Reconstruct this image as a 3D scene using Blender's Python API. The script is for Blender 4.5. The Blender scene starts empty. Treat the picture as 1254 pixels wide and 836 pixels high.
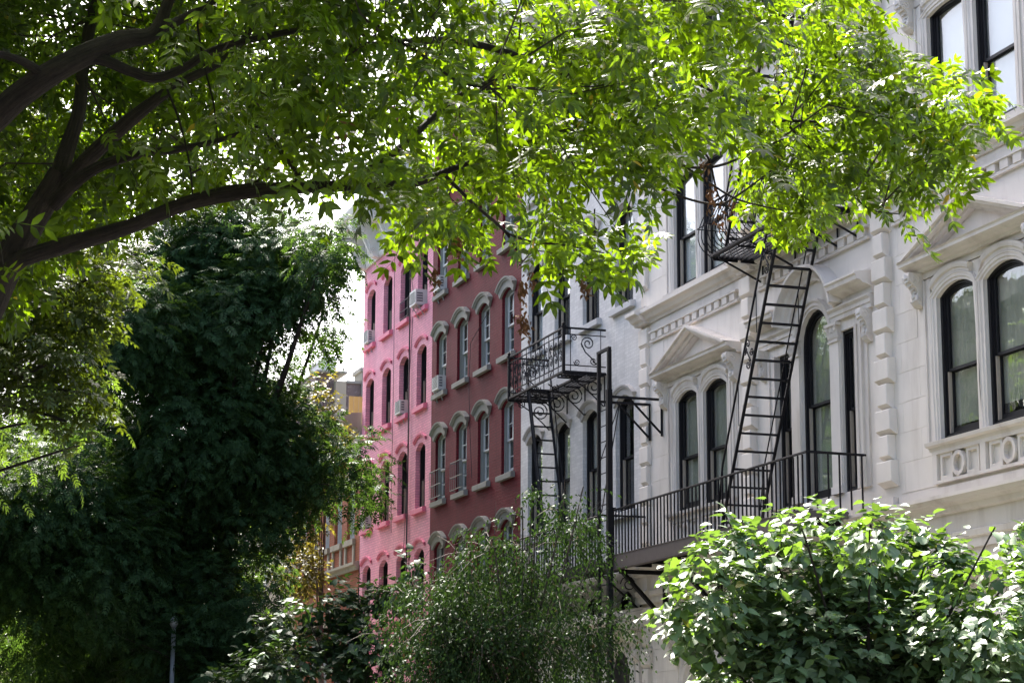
import bpy, bmesh, math, random
import numpy as np
from mathutils import Vector, Matrix
random.seed(7)
RNG = np.random.default_rng(11)
R = math.radians
C = bpy.context.scene.collection
SC = bpy.context.scene

# ------------------------------------------------------------------ camera
F_PX, PITCH, YAW, ROLL, EYE = 2545.0, 0.19582, 0.31994, 0.00498, 1.6
cam_d = bpy.data.cameras.new('camera')
cam = bpy.data.objects.new('camera', cam_d)
C.objects.link(cam)
_cp, _sp = math.cos(PITCH), math.sin(PITCH)
_F = Vector((math.sin(YAW) * _cp, math.cos(YAW) * _cp, _sp))
_R0 = Vector((math.cos(YAW), -math.sin(YAW), 0))
_U0 = _R0.cross(_F)
_R = _R0 * math.cos(ROLL) + _U0 * math.sin(ROLL)
_U = _U0 * math.cos(ROLL) - _R0 * math.sin(ROLL)
m = Matrix((_R, _U, -_F)).transposed().to_4x4()
m.translation = (0, 0, EYE)
cam.matrix_world = m
cam_d.sensor_width = 36.0
cam_d.lens = F_PX / 1254.0 * 36.0
cam_d.clip_start = 0.1
cam_d.clip_end = 3000
SC.camera = cam

# ------------------------------------------------------------------ light
SUN_EL, SUN_AZ = 52.0, 5.0        # azimuth east (+X) of the street axis (+Y)
SKY_STRENGTH, SUN_STRENGTH, EXPOSURE = 0.115, 4.3, 2.46
world = bpy.data.worlds.new('World')
SC.world = world
world.use_nodes = True
nt = world.node_tree
nt.nodes.clear()
sky = nt.nodes.new('ShaderNodeTexSky')
sky.sky_type = 'NISHITA'
sky.sun_disc = False
sky.sun_elevation = R(SUN_EL)
sky.sun_rotation = R(SUN_AZ)
sky.dust_density = 5.0
sky.air_density = 0.7
sky.ozone_density = 0.3
bgn = nt.nodes.new('ShaderNodeBackground')
bgn.inputs[1].default_value = SKY_STRENGTH
out = nt.nodes.new('ShaderNodeOutputWorld')
nt.links.new(sky.outputs[0], bgn.inputs[0])
nt.links.new(bgn.outputs[0], out.inputs[0])
sun_d = bpy.data.lights.new('sun', 'SUN')
sun_d.energy = SUN_STRENGTH
sun_d.angle = R(0.5)
sun_d.color = (1.0, 0.955, 0.88)
sun = bpy.data.objects.new('sun', sun_d)
C.objects.link(sun)
_sd = Vector((math.sin(R(SUN_AZ)) * math.cos(R(SUN_EL)), math.cos(R(SUN_AZ)) * math.cos(R(SUN_EL)), math.sin(R(SUN_EL))))
sun.rotation_euler = _sd.to_track_quat('Z', 'Y').to_euler()
SC.view_settings.view_transform = 'Standard'
SC.view_settings.look = 'None'
SC.view_settings.exposure = EXPOSURE
SC.view_settings.gamma = 1.0
SC.render.engine = 'CYCLES'
SC.cycles.max_bounces = 8
SC.cycles.transparent_max_bounces = 12

# ------------------------------------------------------------------ materials
def newmat(name):
    mt = bpy.data.materials.new(name)
    mt.use_nodes = True
    n = mt.node_tree
    n.nodes.clear()
    o = n.nodes.new('ShaderNodeOutputMaterial')
    b = n.nodes.new('ShaderNodeBsdfPrincipled')
    n.links.new(b.outputs[0], o.inputs[0])
    return mt, n, b, o

def facade_coords(n, sc=1.0):
    """(y + x, z) of the world position: brick courses run right round corners"""
    g = n.nodes.new('ShaderNodeNewGeometry')
    s = n.nodes.new('ShaderNodeSeparateXYZ')
    a = n.nodes.new('ShaderNodeMath'); a.operation = 'ADD'
    c = n.nodes.new('ShaderNodeCombineXYZ')
    n.links.new(g.outputs['Position'], s.inputs[0])
    n.links.new(s.outputs[0], a.inputs[0]); n.links.new(s.outputs[1], a.inputs[1])
    n.links.new(a.outputs[0], c.inputs[0]); n.links.new(s.outputs[2], c.inputs[1])
    return c.outputs[0], g.outputs['Position']

def noise(n, vec, scale, detail=4.0, rough=0.6):
    t = n.nodes.new('ShaderNodeTexNoise')
    t.inputs['Scale'].default_value = scale
    t.inputs['Detail'].default_value = detail
    t.inputs['Roughness'].default_value = rough
    if vec is not None: n.links.new(vec, t.inputs['Vector'])
    return t.outputs['Fac']

def mapping(n, vec, scale):
    mp = n.nodes.new('ShaderNodeMapping')
    mp.inputs['Scale'].default_value = scale
    n.links.new(vec, mp.inputs['Vector'])
    return mp.outputs[0]

def ramp(n, fac, stops):
    r = n.nodes.new('ShaderNodeValToRGB')
    e = r.color_ramp.elements
    while len(e) < len(stops): e.new(0.5)
    for i, (p, c) in enumerate(stops):
        e[i].position = p
        e[i].color = (c[0], c[1], c[2], 1) if len(c) == 3 else c
    n.links.new(fac, r.inputs[0])
    return r.outputs[0]

def mix(n, fac, a, b, mode='MIX'):
    x = n.nodes.new('ShaderNodeMix'); x.data_type = 'RGBA'; x.blend_type = mode
    for sock, v in ((0, fac), (6, a), (7, b)):
        if isinstance(v, (int, float)): x.inputs[sock].default_value = v
        elif isinstance(v, tuple): x.inputs[sock].default_value = (*v, 1)
        else: n.links.new(v, x.inputs[sock])
    return x.outputs[2]

def bump(n, b, height, strength=0.3, dist=0.01):
    bp = n.nodes.new('ShaderNodeBump')
    bp.inputs['Strength'].default_value = strength
    bp.inputs['Distance'].default_value = dist
    n.links.new(height, bp.inputs['Height'])
    n.links.new(bp.outputs[0], b.inputs['Normal'])

def painted_brick(name, col, dark, worn, worn_amt=0.68, rough=0.75, mortar_dark=0.72):
    mt, n, b, o = newmat(name)
    v, pos = facade_coords(n)
    br = n.nodes.new('ShaderNodeTexBrick')
    br.inputs['Scale'].default_value = 1.0
    br.inputs['Mortar Size'].default_value = 0.008
    br.inputs['Mortar Smooth'].default_value = 0.5
    br.inputs['Brick Width'].default_value = 0.215
    br.inputs['Row Height'].default_value = 0.072
    br.inputs['Bias'].default_value = 0.0
    br.inputs['Color1'].default_value = (1, 1, 1, 1)
    br.inputs['Color2'].default_value = (0.86, 0.86, 0.86, 1)
    br.inputs['Mortar'].default_value = (mortar_dark,) * 3 + (1,)
    n.links.new(v, br.inputs['Vector'])
    big = noise(n, pos, 0.6, 5, 0.65)
    c1 = mix(n, ramp(n, big, [(0.35, (0, 0, 0)), (0.7, (1, 1, 1))]), col, dark)
    streak = noise(n, mapping(n, pos, (3.5, 3.5, 0.35)), 1.0, 5, 0.7)
    c2 = mix(n, ramp(n, streak, [(0.46, (0, 0, 0)), (0.80, (0.7,) * 3)]), c1, tuple(x * .85 for x in dark))
    fine = noise(n, pos, 5.0, 8, 0.75)
    c3 = mix(n, ramp(n, fine, [(worn_amt, (0, 0, 0)), (worn_amt + 0.04, (0.8,) * 3)]), c2, worn)
    c4 = mix(n, 1.0, c3, br.outputs['Color'], 'MULTIPLY')
    n.links.new(c4, b.inputs['Base Color'])
    b.inputs['Roughness'].default_value = rough
    b.inputs['Specular IOR Level'].default_value = 0.2
    h = mix(n, 0.45, br.outputs['Color'], noise(n, pos, 30, 3, 0.6))
    bump(n, b, h, 1.0, 0.015)
    return mt

def stone(name, col, dark, rough=0.7, streaks=0.5, scale=1.0):
    mt, n, b, o = newmat(name)
    g = n.nodes.new('ShaderNodeNewGeometry'); pos = g.outputs['Position']
    oi = n.nodes.new('ShaderNodeObjectInfo')
    big = noise(n, pos, 0.8 * scale, 6, 0.65)
    c1 = mix(n, ramp(n, big, [(0.35, (0, 0, 0)), (0.75, (1, 1, 1))]), col, tuple(x * 0.86 for x in col))
    st = noise(n, mapping(n, pos, (2.2, 2.2, 0.45)), 1.0, 4, 0.6)
    c2 = mix(n, ramp(n, st, [(0.52, (0, 0, 0)), (0.8, (streaks,) * 3)]), c1, dark)
    sp = noise(n, pos, 14, 8, 0.8)
    c3 = mix(n, ramp(n, sp, [(0.64, (0, 0, 0)), (0.72, (0.5,) * 3)]), c2, dark)
    var = ramp(n, oi.outputs['Random'], [(0.0, (0.93, 0.93, 0.92)), (1.0, (1.0, 1.0, 1.0))])
    c4 = mix(n, 1.0, c3, var, 'MULTIPLY')
    n.links.new(c4, b.inputs['Base Color'])
    b.inputs['Roughness'].default_value = rough
    b.inputs['Specular IOR Level'].default_value = 0.25
    bump(n, b, noise(n, pos, 40, 4, 0.7), 0.25, 0.006)
    return mt

def plain(name, col, rough=0.5, metal=0.0, var=0.15, nscale=8, bumps=0.15, spec=0.5):
    mt, n, b, o = newmat(name)
    g = n.nodes.new('ShaderNodeNewGeometry'); pos = g.outputs['Position']
    f = noise(n, pos, nscale, 5, 0.65)
    c = mix(n, f, tuple(x * (1 - var) for x in col), tuple(min(1, x * (1 + var)) for x in col))
    n.links.new(c, b.inputs['Base Color'])
    b.inputs['Roughness'].default_value = rough
    b.inputs['Metallic'].default_value = metal
    b.inputs['Specular IOR Level'].default_value = spec
    if bumps: bump(n, b, f, bumps, 0.005)
    return mt

def leaf_mat(name, top, trans, tfac=0.45, rough=0.45, var=0.35, yellow=None, spec=0.5):
    mt, n, b, o = newmat(name)
    g = n.nodes.new('ShaderNodeNewGeometry')
    rnd = g.outputs['Random Per Island']
    lo = tuple(x * (1 - var) for x in top); hi = tuple(x * (1 + var) for x in top)
    stops = [(0.0, lo), (0.85, hi)]
    if yellow: stops.append((0.988, hi)); stops.append((1.0, yellow))
    c = ramp(n, rnd, stops)
    n.links.new(c, b.inputs['Base Color'])
    b.inputs['Roughness'].default_value = rough
    b.inputs['Specular IOR Level'].default_value = spec
    tr = n.nodes.new('ShaderNodeBsdfTranslucent')
    lo = tuple(x * (1 - var) for x in trans); hi = tuple(min(1, x * (1 + var)) for x in trans)
    stops = [(0.0, lo), (0.85, hi)]
    if yellow: stops.append((0.988, hi)); stops.append((1.0, yellow))
    n.links.new(ramp(n, rnd, stops), tr.inputs[0])
    ms = n.nodes.new('ShaderNodeMixShader'); ms.inputs[0].default_value = tfac
    n.links.new(b.outputs[0], ms.inputs[1]); n.links.new(tr.outputs[0], ms.inputs[2])
    n.links.new(ms.outputs[0], o.inputs[0])
    return mt

def bark_mat(name, col):
    mt, n, b, o = newmat(name)
    tc = n.nodes.new('ShaderNodeTexCoord'); uv = tc.outputs['UV']
    g = n.nodes.new('ShaderNodeNewGeometry')
    f = noise(n, mapping(n, uv, (15, 4, 1)), 1.0, 6, 0.7)
    f2 = noise(n, g.outputs['Position'], 9, 5, 0.7)
    c = mix(n, ramp(n, f, [(0.38, (0, 0, 0)), (0.62, (1, 1, 1))]), tuple(x * 0.35 for x in col), col)
    c = mix(n, ramp(n, f2, [(0.5, (0, 0, 0)), (0.75, (0.5,) * 3)]), c, tuple(min(1, x * 1.7) for x in col))
    n.links.new(c, b.inputs['Base Color'])
    b.inputs['Roughness'].default_value = 0.9
    bump(n, b, f, 1.0, 0.06)
    return mt

def glass_mat(name, tint=(0.92, 0.93, 0.91)):
    mt, n, b, o = newmat(name)
    n.nodes.remove(b)
    tr = n.nodes.new('ShaderNodeBsdfTransparent'); tr.inputs[0].default_value = (*tint, 1)
    gl = n.nodes.new('ShaderNodeBsdfGlossy'); gl.inputs['Roughness'].default_value = 0.015
    gl.inputs[0].default_value = (0.95, 0.97, 1, 1)
    fr = n.nodes.new('ShaderNodeFresnel'); fr.inputs[0].default_value = 1.65
    g = n.nodes.new('ShaderNodeNewGeometry')
    io = n.nodes.new('ShaderNodeMapRange')      # same reflectance from either side of the thin pane
    io.inputs['To Min'].default_value = 1.6; io.inputs['To Max'].default_value = 1 / 1.6
    n.links.new(g.outputs['Backfacing'], io.inputs['Value']); n.links.new(io.outputs[0], fr.inputs[0])
    nz = noise(n, g.outputs['Position'], 2.2, 2, 0.4)
    bp = n.nodes.new('ShaderNodeBump'); bp.inputs['Strength'].default_value = 0.12; bp.inputs['Distance'].default_value = 0.02
    n.links.new(nz, bp.inputs['Height'])
    n.links.new(bp.outputs[0], gl.inputs['Normal'])
    ms = n.nodes.new('ShaderNodeMixShader')
    n.links.new(fr.outputs[0], ms.inputs[0])
    n.links.new(tr.outputs[0], ms.inputs[1]); n.links.new(gl.outputs[0], ms.inputs[2])
    n.links.new(ms.outputs[0], o.inputs[0])
    return mt

M = {}
M['limestone'] = stone('painted_limestone', (0.84, 0.775, 0.70), (0.42, 0.35, 0.28), streaks=0.5)
M['trim'] = stone('carved_stone', (0.76, 0.70, 0.635), (0.34, 0.27, 0.22), streaks=0.6)
M['white_brick'] = painted_brick('white_painted_brick', (0.79, 0.765, 0.73), (0.62, 0.60, 0.58), (0.33, 0.30, 0.29), 0.72, mortar_dark=0.84)
M['white_paint'] = stone('white_lintel_paint', (0.60, 0.59, 0.58), (0.4, 0.38, 0.36), streaks=0.3)
M['hood_paint'] = stone('grey_hood_paint', (0.50, 0.47, 0.44), (0.3, 0.27, 0.25), streaks=0.4)
M['maroon_brick'] = painted_brick('maroon_painted_brick', (0.185, 0.018, 0.028), (0.115, 0.012, 0.018), (0.22, 0.085, 0.08), 0.68, mortar_dark=0.55)
M['pink_brick'] = painted_brick('pink_painted_brick', (0.95, 0.43, 0.53), (0.88, 0.34, 0.44), (0.90, 0.50, 0.56), 0.70, mortar_dark=0.62)
M['pink_trim'] = plain('pink_trim_paint', (0.76, 0.20, 0.30), 0.7, var=0.12)
M['lintel'] = stone('grey_green_lintel_stone', (0.30, 0.29, 0.255), (0.13, 0.12, 0.11), streaks=0.7)
M['orange_brick'] = painted_brick('orange_brick', (0.42, 0.14, 0.075), (0.30, 0.095, 0.055), (0.2, 0.1, 0.08), 0.66, mortar_dark=0.6)
M['grey_brick'] = painted_brick('grey_brown_brick', (0.22, 0.17, 0.16), (0.13, 0.105, 0.105), (0.36, 0.32, 0.31), 0.56, mortar_dark=1.0)
M['beige'] = stone('beige_stone', (0.42, 0.37, 0.29), (0.2, 0.17, 0.13), streaks=0.6)
M['white_metal'] = plain('white_cornice_paint', (0.74, 0.73, 0.71), 0.6, var=0.12, nscale=5)
M['iron'] = plain('black_iron_paint', (0.010, 0.009, 0.011), 0.6, 0.0, var=0.4, nscale=20, bumps=0.3, spec=0.2)
M['iron_brown'] = plain('brown_iron_beam_paint', (0.105, 0.085, 0.08), 0.6, 0.0, var=0.3, nscale=10, bumps=0.3)
M['black_frame'] = plain('black_window_paint', (0.012, 0.011, 0.013), 0.5, var=0.3, spec=0.25)
M['tan_wood'] = plain('tan_jamb_paint', (0.40, 0.34, 0.27), 0.6)
M['grey_frame'] = plain('grey_window_paint', (0.26, 0.27, 0.25), 0.6, spec=0.2)
M['white_frame'] = plain('white_window_paint', (0.62, 0.62, 0.61), 0.5)
M['glass'] = glass_mat('window_glass')
M['dark_room'] = plain('dark_interior', (0.02, 0.02, 0.02), 0.9, bumps=0)  # near-black colour stands in for unlit rooms at the windows
M['blind'] = plain('white_roller_blind', (0.72, 0.74, 0.76), 0.8, var=0.05)
M['curtain'] = plain('green_grey_curtain', (0.45, 0.46, 0.40), 0.9, var=0.2, nscale=3)
M['drape'] = plain('pale_drape', (0.62, 0.60, 0.52), 0.9, var=0.1, nscale=4)
M['ac'] = plain('ac_casing_paint', (0.62, 0.60, 0.57), 0.5)
M['ac_dark'] = plain('ac_grille', (0.13, 0.13, 0.14), 0.6)
M['roof'] = plain('tar_roof', (0.09, 0.085, 0.08), 0.9)
M['asphalt'] = plain('asphalt', (0.045, 0.045, 0.045), 0.85, var=0.3, nscale=60, bumps=0.5)
M['concrete'] = plain('sidewalk_concrete', (0.13, 0.125, 0.11), 0.85, var=0.15, nscale=6)
M['ground'] = plain('earth', (0.07, 0.06, 0.045), 0.95, var=0.2, nscale=1)
M['line'] = plain('white_road_paint', (0.7, 0.7, 0.68), 0.6)
M['galv'] = plain('galvanised_steel', (0.42, 0.44, 0.47), 0.45, 0.3)
M['yellow'] = plain('yellow_wood', (0.36, 0.25, 0.09), 0.6)
M['cable'] = plain('cable_sheath', (0.05, 0.03, 0.035), 0.7)
M['white_tower'] = stone('white_slab', (0.55, 0.57, 0.60), (0.4, 0.4, 0.42), streaks=0.2)
M['tower_wall'] = stone('tower_grey_wall', (0.45, 0.42, 0.42), (0.3, 0.28, 0.28), streaks=0.3)
M['bark'] = bark_mat('ash_bark', (0.050, 0.036, 0.028))
M['bark_dark'] = bark_mat('dark_bark', (0.05, 0.04, 0.033))
M['bark_pale'] = bark_mat('pale_bark', (0.16, 0.13, 0.11))
M['seed'] = plain('dry_seed', (0.22, 0.11, 0.05), 0.9)
M['leaf_ash'] = leaf_mat('ash_leaf', (0.020, 0.042, 0.006), (0.25, 0.41, 0.006), 0.33, 0.40, 0.55, yellow=(0.5, 0.36, 0.04), spec=0.4)
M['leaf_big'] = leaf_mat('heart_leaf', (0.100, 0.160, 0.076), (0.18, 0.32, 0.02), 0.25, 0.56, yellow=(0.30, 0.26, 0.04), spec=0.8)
M['leaf_olive'] = leaf_mat('olive_leaf', (0.034, 0.056, 0.010), (0.13, 0.18, 0.008), 0.30, 0.5, spec=0.25)  # ash-shaped leaf, shade put into its dimmer translucent colour
M['leaf_heart_shaded'] = leaf_mat('heart_leaf_shaded', (0.032, 0.065, 0.030), (0.07, 0.14, 0.015), 0.25, 0.55, spec=0.22)  # heart leaf again, tree shade put into its darker colour
M['leaf_small'] = leaf_mat('weeping_leaf', (0.026, 0.052, 0.016), (0.04, 0.08, 0.012), 0.2, 0.6, yellow=(0.10, 0.05, 0.02), spec=0.12)
M['leaf_dark'] = leaf_mat('locust_leaf', (0.030, 0.068, 0.026), (0.09, 0.17, 0.018), 0.30, 0.55, spec=0.15)
M['leaf_mid'] = leaf_mat('street_leaf', (0.026, 0.055, 0.014), (0.15, 0.24, 0.02), 0.35, 0.5, spec=0.3)
M['leaf_yellow'] = leaf_mat('turning_leaf', (0.075, 0.075, 0.02), (0.20, 0.17, 0.02), 0.4, 0.5)

# ------------------------------------------------------------------ helpers
class MB:
    """collects faces given in facade coordinates (s along street, h up, p out from the facade)"""
    def __init__(self): self.v = []; self.f = []
    def add(self, pts, faces):
        o = len(self.v)
        self.v += [(-p, s, h) for s, h, p in pts]
        self.f += [tuple(i + o for i in f) for f in faces]
    def addw(self, pts, faces):
        o = len(self.v); self.v += [tuple(p) for p in pts]
        self.f += [tuple(i + o for i in f) for f in faces]
    def box(self, s0, s1, h0, h1, p0, p1):
        self.add([(s, h, p) for s in (s0, s1) for h in (h0, h1) for p in (p0, p1)],
                 [(0, 1, 3, 2), (4, 6, 7, 5), (0, 4, 5, 1), (2, 3, 7, 6), (0, 2, 6, 4), (1, 5, 7, 3)])
    def bbox(self, s0, s1, h0, h1, p0, p1, b):
        """block whose outer edges are chamfered by b (a rusticated block)"""
        a = [(s0, h0, p0), (s1, h0, p0), (s1, h1, p0), (s0, h1, p0), (s0, h0, p1 - b), (s1, h0, p1 - b), (s1, h1, p1 - b), (s0, h1, p1 - b),
             (s0 + b, h0 + b, p1), (s1 - b, h0 + b, p1), (s1 - b, h1 - b, p1), (s0 + b, h1 - b, p1)]
        f = [(0, 1, 2, 3), (8, 9, 10, 11)]
        for i in range(4):
            j = (i + 1) % 4
            f += [(i, j, j + 4, i + 4), (i + 4, j + 4, j + 8, i + 8)]
        self.add(a, f)
    def poly(self, pts, p0, p1):
        """prism of an (s,h) outline between depths p0 and p1"""
        n = len(pts)
        self.add([(s, h, p0) for s, h in pts] + [(s, h, p1) for s, h in pts],
                 [tuple(range(n)), tuple(range(2 * n - 1, n - 1, -1))] + [(i, (i + 1) % n, (i + 1) % n + n, i + n) for i in range(n)])
    def prof(self, prof, s0, s1):
        """moulding: closed (p,h) outline run along s"""
        n = len(prof)
        self.add([(s0, h, p) for p, h in prof] + [(s1, h, p) for p, h in prof],
                 [tuple(range(n)), tuple(range(2 * n - 1, n - 1, -1))] + [(i, (i + 1) % n, (i + 1) % n + n, i + n) for i in range(n)])
    def ring(self, outer, inner, p0, p1):
        n = len(outer)
        o = [(s, h, p0) for s, h in outer] + [(s, h, p0) for s, h in inner] + [(s, h, p1) for s, h in outer] + [(s, h, p1) for s, h in inner]
        f = []
        for i in range(n):
            j = (i + 1) % n
            f += [(i, j, j + n, i + n), (i + 2 * n, i + 3 * n, j + 3 * n, j + 2 * n), (i, i + 2 * n, j + 2 * n, j), (i + n, j + n, j + 3 * n, i + 3 * n)]
        self.add(o, f)
    def sweep(self, path, prof, closed=False):
        """moulding along an (s,h) path; prof is a closed list of (offset to the left of travel, p)"""
        n, k = len(path), len(prof)
        pts = []
        for i, (s, h) in enumerate(path):
            a = path[(i - 1) % n] if (i > 0 or closed) else path[i]
            b = path[(i + 1) % n] if (i < n - 1 or closed) else path[i]
            d = Vector((b[0] - a[0], b[1] - a[1])).normalized()
            nx, ny = -d.y, d.x
            sc = 1.0
            if 0 < i < n - 1 or closed:
                d1 = Vector((s - a[0], h - a[1]))
                if d1.length > 1e-6: sc = 1.0 / max(0.5, abs(d1.normalized().dot(d)))
            pts += [(s + nx * o * sc, h + ny * o * sc, p) for o, p in prof]
        f = []
        for i in range(n if closed else n - 1):
            i2 = (i + 1) % n
            for j in range(k):
                j2 = (j + 1) % k
                f.append((i * k + j, i * k + j2, i2 * k + j2, i2 * k + j))
        if not closed:
            f += [tuple(range(k)), tuple((n - 1) * k + j for j in range(k - 1, -1, -1))]
        self.add(pts, f)
    def tube(self, pts, r, sides=6, world=False):
        """tube through 3-d points given as (s,h,p); r a number or list"""
        P = [Vector(q) if world else Vector((-q[2], q[0], q[1])) for q in pts]
        n = len(P); rs = r if isinstance(r, (list, tuple)) else [r] * n
        up = Vector((0.13, 0.21, 0.97)); o = len(self.v)
        for i in range(n):
            t = (P[min(i + 1, n - 1)] - P[max(i - 1, 0)]).normalized()
            a = t.cross(up)
            if a.length < 0.05: a = t.cross(Vector((1, 0, 0)))
            a.normalize(); b = t.cross(a)
            for k in range(sides):
                an = 2 * math.pi * (k + .5) / sides
                self.v.append(tuple(P[i] + (a * math.cos(an) + b * math.sin(an)) * rs[i]))
        for i in range(n - 1):
            for k in range(sides):
                k2 = (k + 1) % sides
                self.f.append((o + i * sides + k, o + i * sides + k2, o + (i + 1) * sides + k2, o + (i + 1) * sides + k))
        self.f.append(tuple(o + k for k in range(sides)))
        self.f.append(tuple(o + (n - 1) * sides + k for k in range(sides - 1, -1, -1)))
    def bar(self, a, b, r): self.tube([a, b], r, 4)
    def mesh(self, name, mat, smooth=False):
        me = bpy.data.meshes.new(name)
        me.from_pydata(self.v, [], self.f)
        bm = bmesh.new(); bm.from_mesh(me)
        bmesh.ops.recalc_face_normals(bm, faces=bm.faces)
        bm.to_mesh(me); bm.free()
        if isinstance(mat, str): mat = M[mat]
        me.materials.append(mat)
        if smooth:
            me.polygons.foreach_set('use_smooth', [True] * len(me.polygons))
        return me

def link(name, data, parent=None, loc=(0, 0, 0), kind=None, label=None):
    o = bpy.data.objects.new(name, data)
    C.objects.link(o)
    o.location = loc
    if parent is not None: o.parent = parent
    if kind: o['kind'] = kind
    if label: o['label'] = label
    return o

def thing(name, label, cat, loc=(0, 0, 0), group=None, data=None):
    o = link(name, data, None, loc)
    o['label'] = label; o['category'] = cat
    if group: o['group'] = group
    return o

def copy_tree(o, loc, label=None, parent=None):
    c = o.copy(); C.objects.link(c)
    if parent is None: c.location = loc
    else: c.parent = parent
    if label: c['label'] = label
    for ch in list(o.children): copy_tree(ch, None, None, c)
    return c

def arch(w, h0, hs, rise, c=0.0, n=10):
    """window outline, bottom-left first: up the far side, over, down"""
    pts = [(c - w / 2, h0)]
    if rise < 1e-4:
        return [(c - w / 2, h0), (c - w / 2, hs), (c + w / 2, hs), (c + w / 2, h0)]
    rr = (w * w / 4 + rise * rise) / (2 * rise)
    a0 = math.asin(min(1, w / 2 / rr)) if rise <= w / 2 else math.pi - math.asin(w / 2 / rr)
    for i in range(n + 1):
        a = -a0 + 2 * a0 * i / n
        pts.append((c + rr * math.sin(a), hs + rise - rr + rr * math.cos(a)))
    pts.append((c + w / 2, h0))
    return pts

X0 = 15.0      # the facade line

def wall_mesh(name, s0, s1, h0, h1, cols, mat, reveal=0.22, c=None):
    """cols: list of (centre, width, [(sill, spring, rise), ...]); gaps between get filled"""
    mb = MB()
    def q(a, b, c_, d):
        if b - a > 1e-4 and d - c_ > 1e-4: mb.add([(a, c_, 0), (b, c_, 0), (b, d, 0), (a, d, 0)], [(0, 1, 2, 3)])
    x = s0
    for (cc, w, ops) in sorted(cols):
        q(x, cc - w / 2, h0, h1); x = cc + w / 2
        y = h0
        for (a, sp, ri) in sorted(ops):
            q(cc - w / 2, cc + w / 2, y, a)
            ol = arch(w, a, sp, ri, cc)
            top = sp + ri + 0.001
            arc = ol[1:-1] if ri > 1e-4 else ol[1:3]
            if ri > 1e-4:
                for i in range(len(arc) - 1):
                    (a1, b1), (a2, b2) = arc[i], arc[i + 1]
                    mb.add([(a1, b1, 0), (a2, b2, 0), (a2, top, 0), (a1, top, 0)], [(0, 1, 2, 3)])
            y = top
            n = len(ol)
            mb.add([(u, v_, 0) for u, v_ in ol] + [(u, v_, -reveal) for u, v_ in ol], [(i, (i + 1) % n, (i + 1) % n + n, i + n) for i in range(n)])
        q(cc - w / 2, cc + w / 2, y, h1)
    q(x, s1, h0, h1)
    return mb.mesh(name, mat)

def shell(par, s0, s1, h1, depth=11.0, mat='roof', side='grey_brick'):
    mb = MB(); e = 0.003
    mb.add([(s0 + e, 0, 0), (s1 - e, 0, 0), (s1 - e, h1, 0), (s0 + e, h1, 0), (s0 + e, 0, -depth), (s1 - e, 0, -depth), (s1 - e, h1, -depth), (s0 + e, h1, -depth)],
           [(4, 5, 6, 7), (0, 3, 7, 4), (1, 2, 6, 5)])
    link('side_wall', mb.mesh('side_wall', side), par)
    r = MB(); r.box(s0 + .01, s1 - .01, h1 - .3, h1 - .1, -depth + .01, -.25)
    link('roof', r.mesh('roof', mat), par)
    d = MB(); d.box(s0 + .02, s1 - .02, .1, h1 - .32, -1.6, -1.5)  # backing sheet, the darkness of the rooms is in its colour
    link('dark_backing', d.mesh('dark_backing', 'dark_room'), par)

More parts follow.
